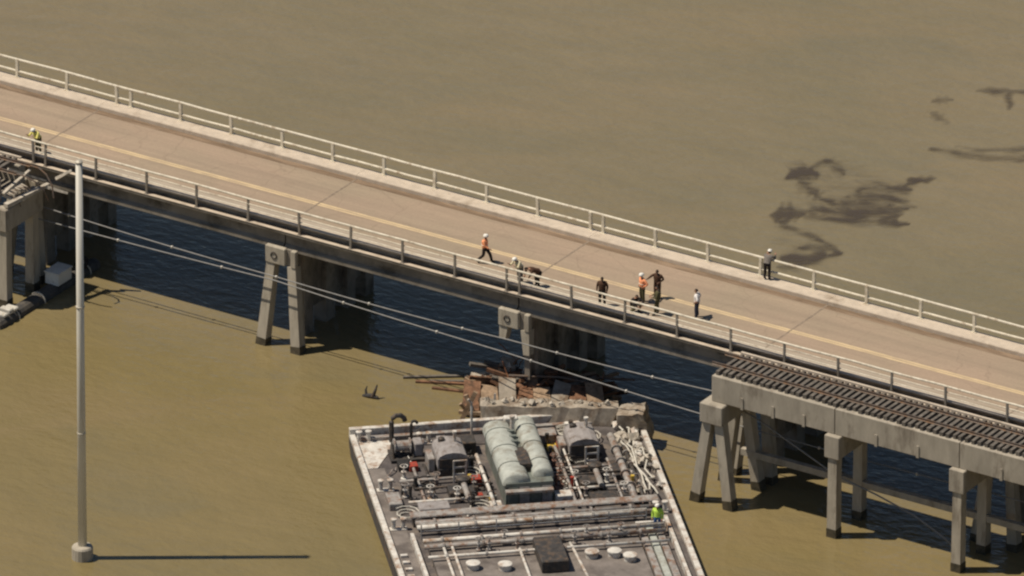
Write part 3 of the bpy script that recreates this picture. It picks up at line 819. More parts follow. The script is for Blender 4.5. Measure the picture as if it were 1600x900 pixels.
for x, y, sx, sy, sz, m in ((6.5, -3.0, .5, .6, .8, "machine_dark"), (11.2, -2.6, .7, .5, .7, "pipe_grey"), (5.3, -8.9, .8, .6, .5, "machine_dark"), (12.9, -9.0, .7, .5, .55, "machine_dark"), (1.2, -9.6, .4, .8, .5, "pipe_grey"),
                            (10.95, -10.9, .5, .4, .7, "worn_white"), (6.9, -11.4, .35, .35, .6, "worn_white"), (14.9, -7.4, .5, 1.0, .4, "machine_dark"), (3.3, -11.2, .9, .5, .65, "engine_grey"), (13.3, -11.1, .8, .5, .5, "machine_dark")):
    B("locker", m, MB().box(x - sx, x + sx, y - sy, y + sy, DZ + .013, DZ + sz), bevel=.04)
B("light_mast", "worn_white", MB().tube([(6.95, -2.2, DZ), (6.95, -2.2, DZ + 2.7), (6.75, -2.2, DZ + 2.95)], .075, 8))
# cross header: catwalk and cargo pipes side to side
cw = B("catwalk", "pipe_grey", MB().box(1.7, 16.2, -12.75, -11.95, DZ + .62, DZ + .68))
for i in range(9):
    x = 1.9 + i * 1.76
    MB().bar((x, -12.35, DZ), (x, -12.35, DZ + .62), .1, .7).build("trestle_leg", "machine_dark", cw)
for k in range(30):
    x = 1.75 + k * .485
    MB().box(x, x + .44, -12.7, -12.0, DZ + .682, DZ + .71).build("grating_panel", "pipe_grey", cw)
for y, r, m, z in ((-13.2, .17, "pipe_grey", .5), (-13.75, .15, "worn_white", .5), (-16.0, .13, "worn_white", .72), (-16.55, .14, "pipe_grey", .6), (-17.9, .09, "worn_white", .6)):
    hp = B("header_pipe", m, MB().tube([(1.9, y, DZ + z), (16.0, y, DZ + z)], r, 12), smooth=True)
    for i in range(6):
        x = 3.0 + i * 2.3
        MB().tube([(x - .06, y, DZ + z), (x + .06, y, DZ + z)], r * 1.55, 12).build("flange", "pipe_grey", hp)
# trunk deck abaft the header
B("trunk_deck", "trunk_paint", MB().box(2.2, 14.4, -BL + 1, -15.3, DZ + .013, DZ + .34))
B("trunk_edge", "worn_white", MB().box(2.2, 14.4, -15.44, -15.3, DZ + .345, DZ + .47))
B("manifold_block", "machine_dark", MB().box(8.1, 9.7, -20.5, -17.2, DZ + .342, DZ + 1.1), bevel=.06)
for x, y in ((5.0, -17.0), (5.6, -17.0), (6.6, -16.3), (7.2, -17.3), (10.6, -17.0), (11.4, -16.4), (12.6, -17.2), (13.4, -16.4)):
    valve(x, y, .34, .9, "pipe_grey")
for x, y in ((6.1, -19.6), (12.6, -18.9), (11.3, -18.8), (4.3, -19.2), (13.4, -19.6)):
    hh = B("tank_hatch", "worn_white", MB().lathe((x, y, DZ + .342), [(.36, 0), (.36, .3), (.42, .3), (.42, .38), (.2, .42)], 16))
for x0, y0, x1, y1 in ((10.3, -17.2, 10.6, -22), (3.0, -15.6, 3.0, -22), (3.5, -15.6, 3.5, -22), (7.3, -17.5, 7.3, -22)):
    B("deck_pipe", "worn_white", MB().tube([(x0, y0, DZ + .55), (x1, y1, DZ + .55)], .09, 8), smooth=True)
for x in (14.75, 15.25, 15.75):
    B("side_duct", "hood_green" if x == 15.25 else "pipe_grey", MB().box(x - .2, x + .2, -40, -15.2, DZ + .013, DZ + .35), bevel=.03)
B("duct_end", "worn_white", MB().box(14.5, 16.2, -15.15, -14.95, DZ + .013, DZ + .5))
for k in range(11):
    y = -16.5 - k * .9
    B("hull_cleat", "worn_white", MB().box(.5, .9, y - .12, y + .12, DZ + .013, DZ + .2))
# loose deck gear between the engines: stub pipes, boxes, coils of hose
rg = random.Random(77)
for i in range(64):
    x = rg.choice((rg.uniform(1.7, 7.1), rg.uniform(10.8, 15.4)))
    y = rg.uniform(-11.6, -1.5)
    k = i % 4
    m = rg.choice(("machine_dark", "machine_dark", "pipe_grey", "valve_rust", "worn_white", "engine_grey", "hose_black", "paint_red", "paint_yellow"))
    if k == 0:
        B("stub_pipe", m, MB().lathe((x, y, DZ), [(.08, 0), (.08, rg.uniform(.3, .8)), (.13, .82), (.13, .9)], 8))
    elif k == 1:
        a = rg.uniform(.12, .35)
        B("deck_box", m, MB().box(x - a, x + a, y - a * 1.2, y + a * 1.2, DZ + .0135, DZ + rg.uniform(.2, .6)), bevel=.03)
    elif k == 2:
        r0 = rg.uniform(.2, .42)
        B("hose_coil", rg.choice(("hose_black", "rope_white")), MB().tube([((r0 + .015 * q) * math.cos(q * .6) + x, (r0 + .015 * q) * math.sin(q * .6) + y, DZ + .06 + .012 * q) for q in range(26)], .04, 5))
    else:
        pts = [(x, y, DZ + .08)]
        for q in range(6):
            pts.append((pts[-1][0] + rg.uniform(-.35, .35), pts[-1][1] - rg.uniform(.1, .6), DZ + rg.uniform(.06, .3)))
        B("loose_hose", rg.choice(("hose_black", "pipe_grey", "worn_white", "valve_rust")), MB().tube(pts, rg.uniform(.03, .06), 6))
# hand rail amidships
for i in range(7):
    B("stanchion", "worn_white", MB().bar((2.05 + i * 2.2, -14.35, DZ), (2.05 + i * 2.2, -14.35, DZ + 1.0), .06))
for zz in (.55, 1.0):
    B("hand_rail", "worn_white", MB().tube([(2.05, -14.35, DZ + zz), (15.25, -14.35, DZ + zz)], .035, 6))

# ------------------------------------------------------------------ wreckage of the fallen rail span
def chunk(name, label, cat, loc, size, rot, m, seed, group=None, jag=.16, subdiv=2):
    """broken concrete: a cut box with a ragged, knocked-about surface"""
    rr = random.Random(seed)
    bm = bmesh.new()
    bmesh.ops.create_cube(bm, size=1.0)
    bmesh.ops.subdivide_edges(bm, edges=bm.edges[:], cuts=subdiv, use_grid_fill=True)
    sx, sy, sz = size
    mn = min(size)
    for v in bm.verts:
        v.co = Vector((v.co.x * sx, v.co.y * sy, v.co.z * sz)) + Vector([rr.uniform(-1, 1) * jag * mn for _ in range(3)])
    me = bpy.data.meshes.new(name)
    bm.to_mesh(me)
    bm.free()
    me.materials.append(MATS[m])
    o = obj(name, me, None, loc, rot)
    return tag(o, label, cat, group)

fg = thing("fallen_girder", "long fallen concrete rail girder lying across the bow of the barge", "girder", (4.0, -2.2, 0.0), R(29))
g = MB()
rnd = random.Random(11)
N = 18
rows = []
for i in range(N + 1):
    x = -4.1 + 8.0 * i / N
    e = .0 if 0 < i < N else 1
    rows.append([(x + e * rnd.uniform(-.2, .2), -.5 + rnd.uniform(-.03, .03), -.9), (x + e * rnd.uniform(-.3, .3), -.62 + rnd.uniform(-.04, .04), 1.0 + rnd.uniform(-.05, .05)), (x + e * rnd.uniform(-.3, .3), -.42, 2.12 + rnd.uniform(-.1, .06)),
                 (x + e * rnd.uniform(-.3, .3), .45, 2.16 + rnd.uniform(-.14, .1)), (x, .6, -.9)])
vs = [p for r_ in rows for p in r_]
fs = [(i * 5 + k, i * 5 + (k + 1) % 5, (i + 1) * 5 + (k + 1) % 5, (i + 1) * 5 + k) for i in range(N) for k in range(5)]
fs += [tuple(range(5)), tuple(N * 5 + k for k in range(5))]
g.add(vs, fs)
g.build("beam", "wet_concrete", fg)
for i in range(9):
    x = -3.6 + i * .85
    MB().tube([(x, .1, 2.0), (x + rnd.uniform(-.1, .1), .05, 2.25), (x + rnd.uniform(-.2, .3), rnd.uniform(-.2, .2), 2.45)], .03, 5).build("reinforcing_bar", "rail_steel", fg)
for i in range(16):
    MB().add([(0, 0, 0)], []) if False else None
for i in range(14):
    x = -3.8 + i * .56 + rnd.uniform(-.1, .1)
    sz_ = rnd.uniform(.16, .34)
    c = chunk("rubble", None, None, (x, rnd.uniform(-.3, .45), 2.1 + sz_ * .3), (sz_ * 1.4, sz_, sz_ * .8), (rnd.random(), rnd.random(), rnd.random() * 3), "broken_concrete", 100 + i, jag=.2, subdiv=1)
    c.parent = fg
chunk("concrete_block", "upright grey block of broken concrete at the right end of the fallen girder", "concrete block", (8.85, -.35, 1.35), (1.6, 1.3, 2.0), (.16, -.22, R(20)), "wet_concrete", 5, jag=.06, subdiv=4)
chunk("concrete_block", "pale shattered concrete lump standing in the water by the middle pier", "concrete block", (-2.0, 2.3, .8), (.9, .8, 1.8), (.2, .3, .5), "broken_concrete", 6, jag=.13)
chunk("concrete_block", "low pale slab awash beside the shattered lump at the middle pier", "concrete block", (-2.9, 1.7, .3), (2.0, .9, .8), (.05, -.1, .3), "broken_concrete", 8, jag=.1)
chunk("concrete_block", "small pale wedge of concrete on the brown timber wreckage", "concrete block", (-.3, 2.7, 1.3), (1.0, .6, .5), (.2, .1, .5), "broken_concrete", 9, jag=.15)
# pale splintered frame at the left of the girder
sf = thing("splintered_frame", "pale splintered timber frame jammed upright against the barge bow", "wreckage", (-.7, -3.1, 0), R(20))
for a, b, w_ in (((-.7, 0, .2), (.1, .1, 2.0), .26), ((.15, 0, .2), (-.5, .1, 1.75), .24), ((-.9, .1, .6), (.95, -.1, .75), .25), ((.9, 0, .1), (.35, .1, 1.55), .24), ((.35, .1, 1.3), (1.15, .1, .9), .2), ((-.8, 0, 1.2), (-.2, .2, .4), .2), ((1.2, .1, 0), (1.25, .15, 2.0), .12)):
    MB().bar(a, b, w_, w_ * .8).build("timber", "pale_timber" if w_ > .15 else "worn_white", sf)
# brown sheet of deck planks fallen between girder and pier
sh = thing("fallen_deck", "torn deck panels lying askew between the fallen girder and the middle pier", "wreckage", (2.0, .2, .9), R(26))
for i in range(8):
    x = -4.2 + i * 1.05
    hw_ = rnd.uniform(.6, 1.15)
    o = MB().add([(-.5, -hw_, -.09), (.5, -hw_ + rnd.uniform(-.3, .3), -.09), (.5, 1.0, -.09), (-.5, 1.15, -.09), (-.5, -hw_, .09), (.5, -hw_ + rnd.uniform(-.3, .3), .09), (.5, 1.0, .09), (-.5, 1.15, .09)], [(0, 3, 2, 1), (4, 5, 6, 7), (0, 1, 5, 4), (1, 2, 6, 5), (2, 3, 7, 6), (3, 0, 4, 7)]).build("deck_plank", ("old_timber", "pale_timber", "wet_concrete")[i % 3], sh)
    o.location = (x, rnd.uniform(-.2, .2), rnd.uniform(-.2, .2) + .03 * i)
    o.rotation_euler = (R(14) + rnd.uniform(-.25, .25), rnd.uniform(-.2, .2), rnd.uniform(-.25, .25))
# jumbled sleepers
rnd = random.Random(21)
spots = []
for i in range(84):
    t = rnd.random()
    spots.append((-2.4 + t * 7.2 + rnd.uniform(-.5, .5), 1.2 + t * 2.6 + rnd.uniform(-1.2, .9), rnd.uniform(.15, 1.35)))
sl = MB().box(-1.35, 1.35, -.13, .13, -.12, .12)
proto = None
for i, (x, y, z) in enumerate(spots):
    if proto is None:
        proto = sl.build("fallen_sleeper", "old_timber")
        o = proto
        dark = proto.data
        pale = proto.data.copy()
        pale.materials[0] = MATS["pale_timber"]
        black = proto.data.copy()
        black.materials[0] = MATS["sleeper_wood"]
    else:
        o = proto.copy()
        col.objects.link(o)
    o.data = (dark, pale, dark, black)[i % 4]
    o.location = (x, y, z)
    o.rotation_euler = (rnd.uniform(-.5, .5), rnd.uniform(-.45, .45), R(25) + rnd.uniform(-.9, .9))
    o.scale = (rnd.uniform(.45, 1.1), rnd.uniform(.7, 1.1), rnd.uniform(.6, 1.0))
    tag(o, "loose timber sleeper in the brown heap of wreckage behind the fallen girder", "sleeper", "sleepers heaped in the wreckage")
for i, (x, y, rz) in enumerate(((-5.0, .55, .45), (-4.4, 1.2, .55), (-3.6, .1, .3), (-6.1, .9, .62))):
    o = proto.copy()
    col.objects.link(o)
    o.data = black if i % 2 else dark
    o.scale = (1.35, .8, .8)
    o.location = (x, y, .03)
    o.rotation_euler = (0, 0, rz)
    tag(o, "dark timber floating flat on the water left of the wreckage heap", "timber", "timbers floating off the wreckage")
for i in range(18):
    x_, y_ = rnd.uniform(-2.2, 5.2), rnd.uniform(-.2, 3.2)
    p_ = Vector((x_, y_, rnd.uniform(.4, 1.2)))
    pts = [p_]
    dv_ = Vector((rnd.uniform(-1, 1), rnd.uniform(-.6, .6), rnd.uniform(-.1, .5)))
    for q in range(5):
        dv_ = (dv_ + Vector((rnd.uniform(-.5, .5), rnd.uniform(-.5, .5), rnd.uniform(-.4, .3)))).normalized()
        pts.append(pts[-1] + dv_ * .38)
    tag(MB().tube(pts, .035, 5).build("bent_bar", "rust_steel"), "rusty bent reinforcing bar sticking out of the brown heap of wreckage", "steel bar", "bent bars in the wreckage")
for i, (a, b) in enumerate((((-2.2, 1.0, .5), (5.8, 4.4, 1.5)), ((-.8, .9, 1.5), (6.6, 3.2, 1.3)))):
    tag(MB().tube([a, Vector(a).lerp(Vector(b), .4) + Vector((0, 0, .35)), Vector(a).lerp(Vector(b), .75) + Vector((0, .2, .1)), b], .07, 6).build("twisted_rail", "rail_steel"),
        ("twisted running rail lying lowest along the heap of sleepers", "twisted running rail arching over the top of the heap of sleepers")[i], "rail")
# pale rubble and rope strewn along the barge's right gunwale
rnd = random.Random(31)
u, vf = Vector((math.cos(R(41.9)), math.sin(R(41.9)), 0)), Vector((-math.sin(R(41.9)), math.cos(R(41.9)), 0))
BO = Vector((-4.76, -10.35, 0))
def bl(x, y, z): return BO + u * x + vf * y + Vector((0, 0, z))
for i in range(46):
    t = rnd.random() ** .8
    s_ = rnd.uniform(.14, .5) * (1.15 - .5 * t)
    o = chunk("rubble_lump", "pale lump of concrete rubble strewn along the barge's right gunwale", "rubble", bl(16.15 + rnd.uniform(-.75, .85), -.9 - t * 9.6, DZ + .18 + s_ * .25), (s_ * 1.5, s_, s_ * .8), (rnd.random(), rnd.random(), rnd.random() * 3),
              "broken_concrete" if i % 3 else "worn_white", 300 + i, "rubble on the barge's right gunwale", .2, 1)
for i in range(3):
    pts = [bl(15.75 + .3 * i + rnd.uniform(-.28, .28), -1.5 - k * .8 + rnd.uniform(-.5, .5), DZ + .25 + rnd.uniform(0, .25)) for k in range(13)]
    tag(MB().tube(pts, .06, 6).build("mooring_rope", "rope_white", None, smooth=True), ("innermost", "middle", "outermost")[i] + " loose white rope snaking over the rubble on the barge's right gunwale", "rope")

# ------------------------------------------------------------------ driftwood
dw = thing("driftwood", "small dark forked driftwood floating in open water left of the barge", "driftwood", (-7.7, -3.5, 0))
MB().tube([(-.55, 0, .02), (-.1, .05, .12), (.45, .1, .1)], [.1, .16, .08], 8).build("trunk", "machine_dark", dw)
MB().tube([(.1, .05, .1), (.25, .1, .5), (.3, .25, .85)], [.13, .09, .04], 8).build("branch", "machine_dark", dw)
MB().tube([(-.3, .0, .08), (-.42, .1, .4), (-.38, .2, .62)], [.09, .07, .03], 8).build("branch", "machine_dark", dw)

# ------------------------------------------------------------------ oil slick on the far water
def slick():
    a = Vector((math.cos(R(32.6)), math.sin(R(32.6)), 0))        # across
    b = Vector((-math.sin(R(32.6)), math.cos(R(32.6)), 0))       # away
    org = Vector((2.12, 25.46, 0.03))
    K = 0.4226
    # strokes: points (across m, away m), half-width m, strength
    st = [
        ([(1.3, 12.1), (2.3, 13.3), (3.2, 13.2)], .42, .85), ([(1.9, 11.9), (3.2, 9.9)], .32, .75), ([(3.2, 9.9), (3.5, 9.4)], .3, .7),
        ([(3.6, 15.2), (4.2, 14.5), (5.1, 13.0)], .22, .5), ([(5.5, 10.3), (7.5, 10.3), (9.1, 10.7)], .33, .75), ([(8.7, 12.1), (10.4, 12.4)], .18, .85),
        ([(3.8, 7.2), (5.7, 8.1), (7.5, 7.6)], .55, .45), ([(4.2, 8.1), (6.8, 6.7), (8.3, 6.7)], .4, .6), ([(.4, 7.0), (2.1, 6.7)], .42, .95), ([(2.1, 7.2), (4.2, 7.6)], .22, .8),
        ([(2.3, 6.3), (4.9, 6.1), (7.5, 5.6), (8.7, 5.3)], .2, .8), ([(7.5, 8.1), (8.1, 5.8)], .3, .6), ([(4.9, 9.7), (8.7, 8.8)], .2, .55), ([(7.0, 9.2), (9.0, 8.0)], .18, .5),
        ([(1.1, 5.6), (2.3, 4.0), (3.4, 2.7), (4.3, 1.2)], .17, .75), ([(1.9, 2.3), (3.4, 1.9), (4.5, 1.1)], .15, .75), ([(.9, .5), (1.9, .8), (3.4, .8)], .32, .9), ([(.5, -.5), (2.5, .0)], .45, .35),
        ([(3.2, 9.6), (4.4, 8.6), (5.6, 9.0)], .2, .6), ([(2.3, 13.0), (3.6, 14.6), (3.9, 15.2)], .16, .5), ([(1.0, 6.2), (1.4, 5.2)], .2, .8), ([(8.6, 11.0), (9.2, 11.7), (8.7, 12.1)], .14, .6), ([(4.4, 1.1), (3.2, .3), (1.6, -.3)], .13, .6), ([(5.2, 7.4), (8.6, 7.5)], .12, .6), ([(2.0, 10.0), (6.0, 9.0)], 2.0, .13), ([(1.0, 3.0), (3.5, 1.2)], 1.3, .14), ([(4.0, 12.5), (9.0, 9.0)], 1.6, .1),
        ([(10.2, 16.6), (12.1, 15.6), (15.5, 15.2), (19, 15.0)], .2, .55), ([(11.7, 16.8), (15.5, 16.5), (19, 16.4)], .14, .4), ([(10.6, 23.8), (12.1, 24.2)], .22, .45),
        ([(10.2, 22.0), (11.4, 20.6)], .25, .4), ([(13.3, 25.3), (15.2, 25.0), (15.4, 22.5)], .25, .5), ([(15.2, 25.0), (19, 25.6)], .2, .5), ([(10, 18.5), (16, 21)], 2.2, .08),
    ]
    x0, x1, y0, y1, dx, dy = -1.0, 20.0, -1.5, 28.0, .14, .28
    nx, ny = int((x1 - x0) / dx), int((y1 - y0) / dy)
    def seg(px, py, q0, q1):
        ax_, ay_ = q0
        bx_, by_ = q1
        ay_, by_ = ay_ * K, by_ * K
        vx, vy = bx_ - ax_, by_ - ay_
        t = max(0, min(1, ((px - ax_) * vx + (py - ay_) * vy) / (vx * vx + vy * vy + 1e-9)))
        return math.hypot(px - ax_ - vx * t, py - ay_ - vy * t), t
    den = []
    for j in range(ny + 1):
        for i in range(nx + 1):
            X, Y = x0 + i * dx, y0 + j * dy
            wx = X + .15 * math.sin(Y * 1.3 + X * .7) + .08 * math.sin(Y * 2.9 - X * 2)
            wy = (Y + .22 * math.sin(X * 1.1 + Y * .3) + .1 * math.sin(X * 2.7 + Y)) * K
            d = 0.0
            for pts, hw, stg in st:
                nseg = len(pts) - 1
                m = 9e9
                for q_, (p, q) in enumerate(zip(pts[:-1], pts[1:])):
                    dd, tt = seg(wx, wy, p, q)
                    along = (q_ + tt) / nseg
                    wdt = hw if hw > 1 else hw * (.3 + .7 * math.sin(math.pi * min(1, max(0, along))) ** .6) * (1 + .25 * math.sin(along * 17 + hw * 40))
                    m = min(m, dd / wdt)
                if m < 2.4:
                    d = 1 - (1 - d) * (1 - stg * math.exp(-m * m * .9))
            den.append(d)
    keep = {}
    vs, fs, dv = [], [], []
    def vid(i, j):
        k = j * (nx + 1) + i
        if k not in keep:
            keep[k] = len(vs)
            vs.append(org + a * (x0 + i * dx) + b * (y0 + j * dy))
            dv.append(max(0.0, den[k] - .03))
        return keep[k]
    for j in range(ny):
        for i in range(nx):
            q = [j * (nx + 1) + i, j * (nx + 1) + i + 1, (j + 1) * (nx + 1) + i + 1, (j + 1) * (nx + 1) + i]
            if max(den[k] for k in q) > .04:
                fs.append((vid(i, j), vid(i + 1, j), vid(i + 1, j + 1), vid(i, j + 1)))
    me = bpy.data.meshes.new("oil_slick")
    me.from_pydata(vs, [], fs)
    at = me.attributes.new("film_thickness", 'FLOAT', 'POINT')
    at.data.foreach_set("value", dv)
    me.materials.append(MATS["oil_film"])
    o = obj("oil_slick", me)
    tag(o, "dark streaky oil slick drifting on the water beyond the bridge", "oil slick", kind="stuff")
slick()

# ------------------------------------------------------------------ people
def pose(kind):
    J = dict(pelvis=(0, 0, .96), waist=(0, 0, 1.1), chest=(0, .0, 1.3), neck=(0, .0, 1.49), head=(0, .03, 1.6),
             hipL=(-.1, 0, .92), hipR=(.1, 0, .92), kneeL=(-.11, .03, .5), kneeR=(.11, .03, .5), ankL=(-.12, -.02, .09), ankR=(.12, -.02, .09), toeL=(-.14, .17, .04), toeR=(.14, .17, .04),
             shL=(-.19, 0, 1.42), shR=(.19, 0, 1.42), elL=(-.26, -.04, 1.14), elR=(.26, -.04, 1.14), wrL=(-.25, .1, .9), wrR=(.25, .1, .9))
    def lean(ang, keys=('waist', 'chest', 'neck', 'head', 'shL', 'shR'), piv=(0, 0, .96)):
        c, s = math.cos(ang), math.sin(ang)
        for k in keys:
            x, y, z = J[k]
            y, z = y - piv[1], z - piv[2]
            J[k] = (x, piv[1] + y * c + z * s, piv[2] - y * s + z * c)
    if kind == 'walk':
        J.update(kneeL=(-.1, .24, .53), ankL=(-.1, .34, .1), toeL=(-.11, .52, .07), kneeR=(.1, -.05, .5), ankR=(.1, -.38, .16), toeR=(.12, -.24, .04), elL=(-.25, -.16, 1.17), wrL=(-.24, -.2, .93), elR=(.25, .08, 1.15), wrR=(.22, .3, 1.03))
    elif kind == 'lean':
        lean(R(28))
        J.update(pelvis=(0, -.06, .95), elL=(-.27, .4, 1.12), elR=(.27, .4, 1.12), wrL=(-.22, .56, 1.28), wrR=(.22, .56, 1.28))
    elif kind == 'bend':
        lean(R(62))
        J.update(pelvis=(0, -.12, .92), hipL=(-.1, -.12, .89), hipR=(.1, -.12, .89), elL=(-.27, .5, .98), elR=(.27, .5, .98), wrL=(-.2, .6, .76), wrR=(.2, .6, .76))
    elif kind == 'crouch':
        for k in ('pelvis', 'waist', 'chest', 'neck', 'head', 'shL', 'shR'):
            x, y, z = J[k]
            J[k] = (x, y - .12, z - .52)
        lean(R(25), piv=(0, -.12, .44))
        J.update(hipL=(-.1, -.12, .42), hipR=(.1, -.12, .42), kneeL=(-.2, .3, .54), kneeR=(.18, .28, .34), ankL=(-.18, .1, .09), ankR=(.17, -.1, .1), toeL=(-.2, .3, .04), toeR=(.18, .08, .04), elL=(-.3, .28, .7), elR=(.3, .3, .66), wrL=(-.16, .46, .62), wrR=(.15, .5, .56))
    elif kind == 'point':
        J.update(elR=(.3, .24, 1.34), wrR=(.3, .5, 1.38), elL=(-.3, -.06, 1.16), wrL=(-.14, .12, 1.04))
    elif kind == 'hips':
        J.update(elR=(.36, -.1, 1.18), wrR=(.2, .05, 1.02), elL=(-.36, -.1, 1.18), wrL=(-.2, .05, 1.02), ankL=(-.17, .0, .09), toeL=(-.22, .18, .04), kneeL=(-.15, .03, .5))
    elif kind == 'carry':
        J.update(elR=(.27, .05, 1.14), wrR=(.14, .3, 1.12), elL=(-.27, .05, 1.14), wrL=(-.14, .3, 1.12), ankL=(-.12, .12, .09), toeL=(-.13, .3, .04), kneeL=(-.11, .12, .5))
    return {k: Vector(v) for k, v in J.items()}

RAD = dict(pelvis=(.175, .14), waist=(.165, .125), chest=(.185, .13), neck=(.06, .06), hipL=(.115, .115), hipR=(.115, .115), kneeL=(.085, .085), kneeR=(.085, .085), ankL=(.066, .068), ankR=(.066, .068), toeL=(.045, .04), toeR=(.045, .04),
           shL=(.075, .075), shR=(.075, .075), elL=(.06, .06), elR=(.06, .06), wrL=(.036, .036), wrR=(.036, .036))
BONES = [('pelvis', 'waist', 0), ('waist', 'chest', 0), ('chest', 'neck', 0), ('pelvis', 'hipL', 1), ('pelvis', 'hipR', 1), ('hipL', 'kneeL', 1), ('hipR', 'kneeR', 1), ('kneeL', 'ankL', 1), ('kneeR', 'ankR', 1),
         ('ankL', 'toeL', 2), ('ankR', 'toeR', 2), ('chest', 'shL', 0), ('chest', 'shR', 0), ('shL', 'elL', 0), ('shR', 'elR', 0), ('elL', 'wrL', 3), ('elR', 'wrR', 3)]

def person(label, loc, yaw, kind, top, legs, skin="skin", sleeves=True, helmet=None, vest=None, hair="hair_dark", scale=1.0, group="people on the road bridge"):
    J = pose(kind)
    root = thing("person", label, "person", loc, yaw, group)
    root.scale = (scale * 1.2, scale * 1.2, scale * 1.06)
    names = [k for k in RAD]
    idx = {k: i for i, k in enumerate(names)}
    me = bpy.data.meshes.new("figure_skeleton")
    me.from_pydata([J[k] for k in names], [(idx[a], idx[b]) for a, b, _ in BONES], [])
    tmp = bpy.data.objects.new("figure_skeleton", me)
    col.objects.link(tmp)
    md = tmp.modifiers.new("skin", 'SKIN')
    md.use_smooth_shade = True
    sv = me.skin_vertices[0].data
    for k in names:
        sv[idx[k]].radius = RAD[k]
        sv[idx[k]].use_root = (k == 'pelvis')
    ss = tmp.modifiers.new("subdivision", 'SUBSURF')
    ss.levels = 1
    ss.render_levels = 1
    dg = bpy.context.evaluated_depsgraph_get()
    dg.update()
    ev = tmp.evaluated_get(dg)
    body = bpy.data.meshes.new_from_object(ev)
    bpy.data.objects.remove(tmp)
    mats = [top, legs, "boot_black", top if sleeves else skin, skin, hair]
    mb = MB()
    vs = [v.co.copy() for v in body.vertices]
    def dseg(p, a, b):
        d = b - a
        t = max(0, min(1, (p - a).dot(d) / d.length_squared))
        return (p - a - d * t).length
    for pl in body.polygons:
        c = pl.center
        best = min(BONES, key=lambda bn: dseg(c, J[bn[0]], J[bn[1]]))
        mi = best[2]
        if mi == 0 and best[1] == 'neck' and (c - J['neck']).length < .075: mi = 4
        mb.f.append(tuple(pl.vertices))
        mb.mi.append(mi)
    mb.v = [tuple(v) for v in vs]
    # hands: palm, four fingers of unequal length and a thumb from the side of the palm
    for s_, wr, el in ((-1, 'wrL', 'elL'), (1, 'wrR', 'elR')):
        w_ = J[wr]
        d = (w_ - J[el]).normalized()
        sd_ = d.cross(Vector((0, 0, 1)))
        sd_ = sd_.normalized() if sd_.length > .1 else Vector((0, 1, 0))
        up_ = sd_.cross(d)
        mb.frustum(w_ - d * .02, w_ + d * .09, (.05, .035), (.085, .03), 4, ax=sd_)
        for k, L in enumerate((.07, .085, .08, .062)):
            a0 = w_ + d * .085 + sd_ * (k - 1.5) * .021
            a1 = a0 + d * L * .55 - up_ * .01
            a2 = a1 + d * L * .4 - up_ * .03
            mb.tube([a0, a1, a2], [.0095, .009, .007], 5, 4)
        t0 = w_ + d * .025 - sd_ * s_ * .035
        mb.tube([t0, t0 + d * .035 - sd_ * s_ * .03, t0 + d * .07 - sd_ * s_ * .035 - up_ * .01], [.012, .011, .009], 5, 4)
    # head with nose, eyes, ears and hair on the same mesh
    hd = J['head']
    td = (hd - J['neck']).normalized()
    tilt = math.atan2(td.y, td.z) * .55 - .08
    M = Matrix.Translation(hd + td * .04) @ Matrix.Rotation(-tilt, 4, 'X')
    nlat, nlon = 9, 12
    hv, hf, hm = [], [], []
    for i in range(nlat + 1):
        ph = math.pi * i / nlat
        for k in range(nlon):
            th = 2 * math.pi * k / nlon
            x, y, z = .075 * math.sin(ph) * math.cos(th), .095 * math.sin(ph) * math.sin(th), .118 * math.cos(ph)
            if z < -.03: x *= .8; y = y * .85 + .012
            hv.append(M @ Vector((x, y, z)))
    for i in range(nlat):
        for k in range(nlon):
            f = (i * nlon + k, i * nlon + (k + 1) % nlon, (i + 1) * nlon + (k + 1) % nlon, (i + 1) * nlon + k)
            th = 2 * math.pi * (k + .5) / nlon
            hairy = i < 3 or (i < 6 and math.sin(th) < .1)
            mb.add([], [], 0)
            hf.append(f)
            hm.append(5 if hairy else 4)
    o_ = len(mb.v)
    mb.v += [tuple(p) for p in hv]
    mb.f += [tuple(q + o_ for q in f) for f in hf]
    mb.mi += hm
    mb.tube([M @ Vector((0, .088, .015)), M @ Vector((0, .112, -.02)), M @ Vector((0, .09, -.028))], [.008, .014, .01], 5, 4)
    mb.tube([M @ Vector((-.022, .088, -.055)), M @ Vector((.022, .088, -.055))], .006, 5, 5)
    for sx in (-1, 1):
        mb.tube([M @ Vector((sx * .03, .084, .012)), M @ Vector((sx * .03, .091, .012))], .01, 5, 5)
        mb.tube([M @ Vector((sx * .072, 0, .02)), M @ Vector((sx * .086, -.008, 0)), M @ Vector((sx * .072, 0, -.028))], [.008, .014, .008], 5, 4)
    mb.build("body", mats, root, smooth=True)
    if True:
        a, b_, c_ = J['waist'] + (J['pelvis'] - J['waist']) * .7, J['chest'], J['neck'] + (J['chest'] - J['neck']) * .25
        vb = MB()
        n = 14
        rings = []
        for p, rx, ry in ((a, .185, .15), (J['waist'], .18, .145), (b_, .205, .155), (c_ + (b_ - c_) * .3, .2, .13), (c_, .11, .09)):
            d = (J['neck'] - J['pelvis']).normalized()
            ax_ = Vector((1, 0, 0))
            ay_ = d.cross(ax_)
            rings.append([p + ax_ * rx * math.cos(2 * math.pi * k / n) + ay_ * ry * math.sin(2 * math.pi * k / n) for k in range(n)])
        vb.add([q for r_ in rings for q in r_], [(i * n + k, i * n + (k + 1) % n, (i + 1) * n + (k + 1) % n, (i + 1) * n + k) for i in range(len(rings) - 1) for k in range(n)])
        vv = vb.build("vest" if vest else "shirt", vest or top, root, smooth=True)
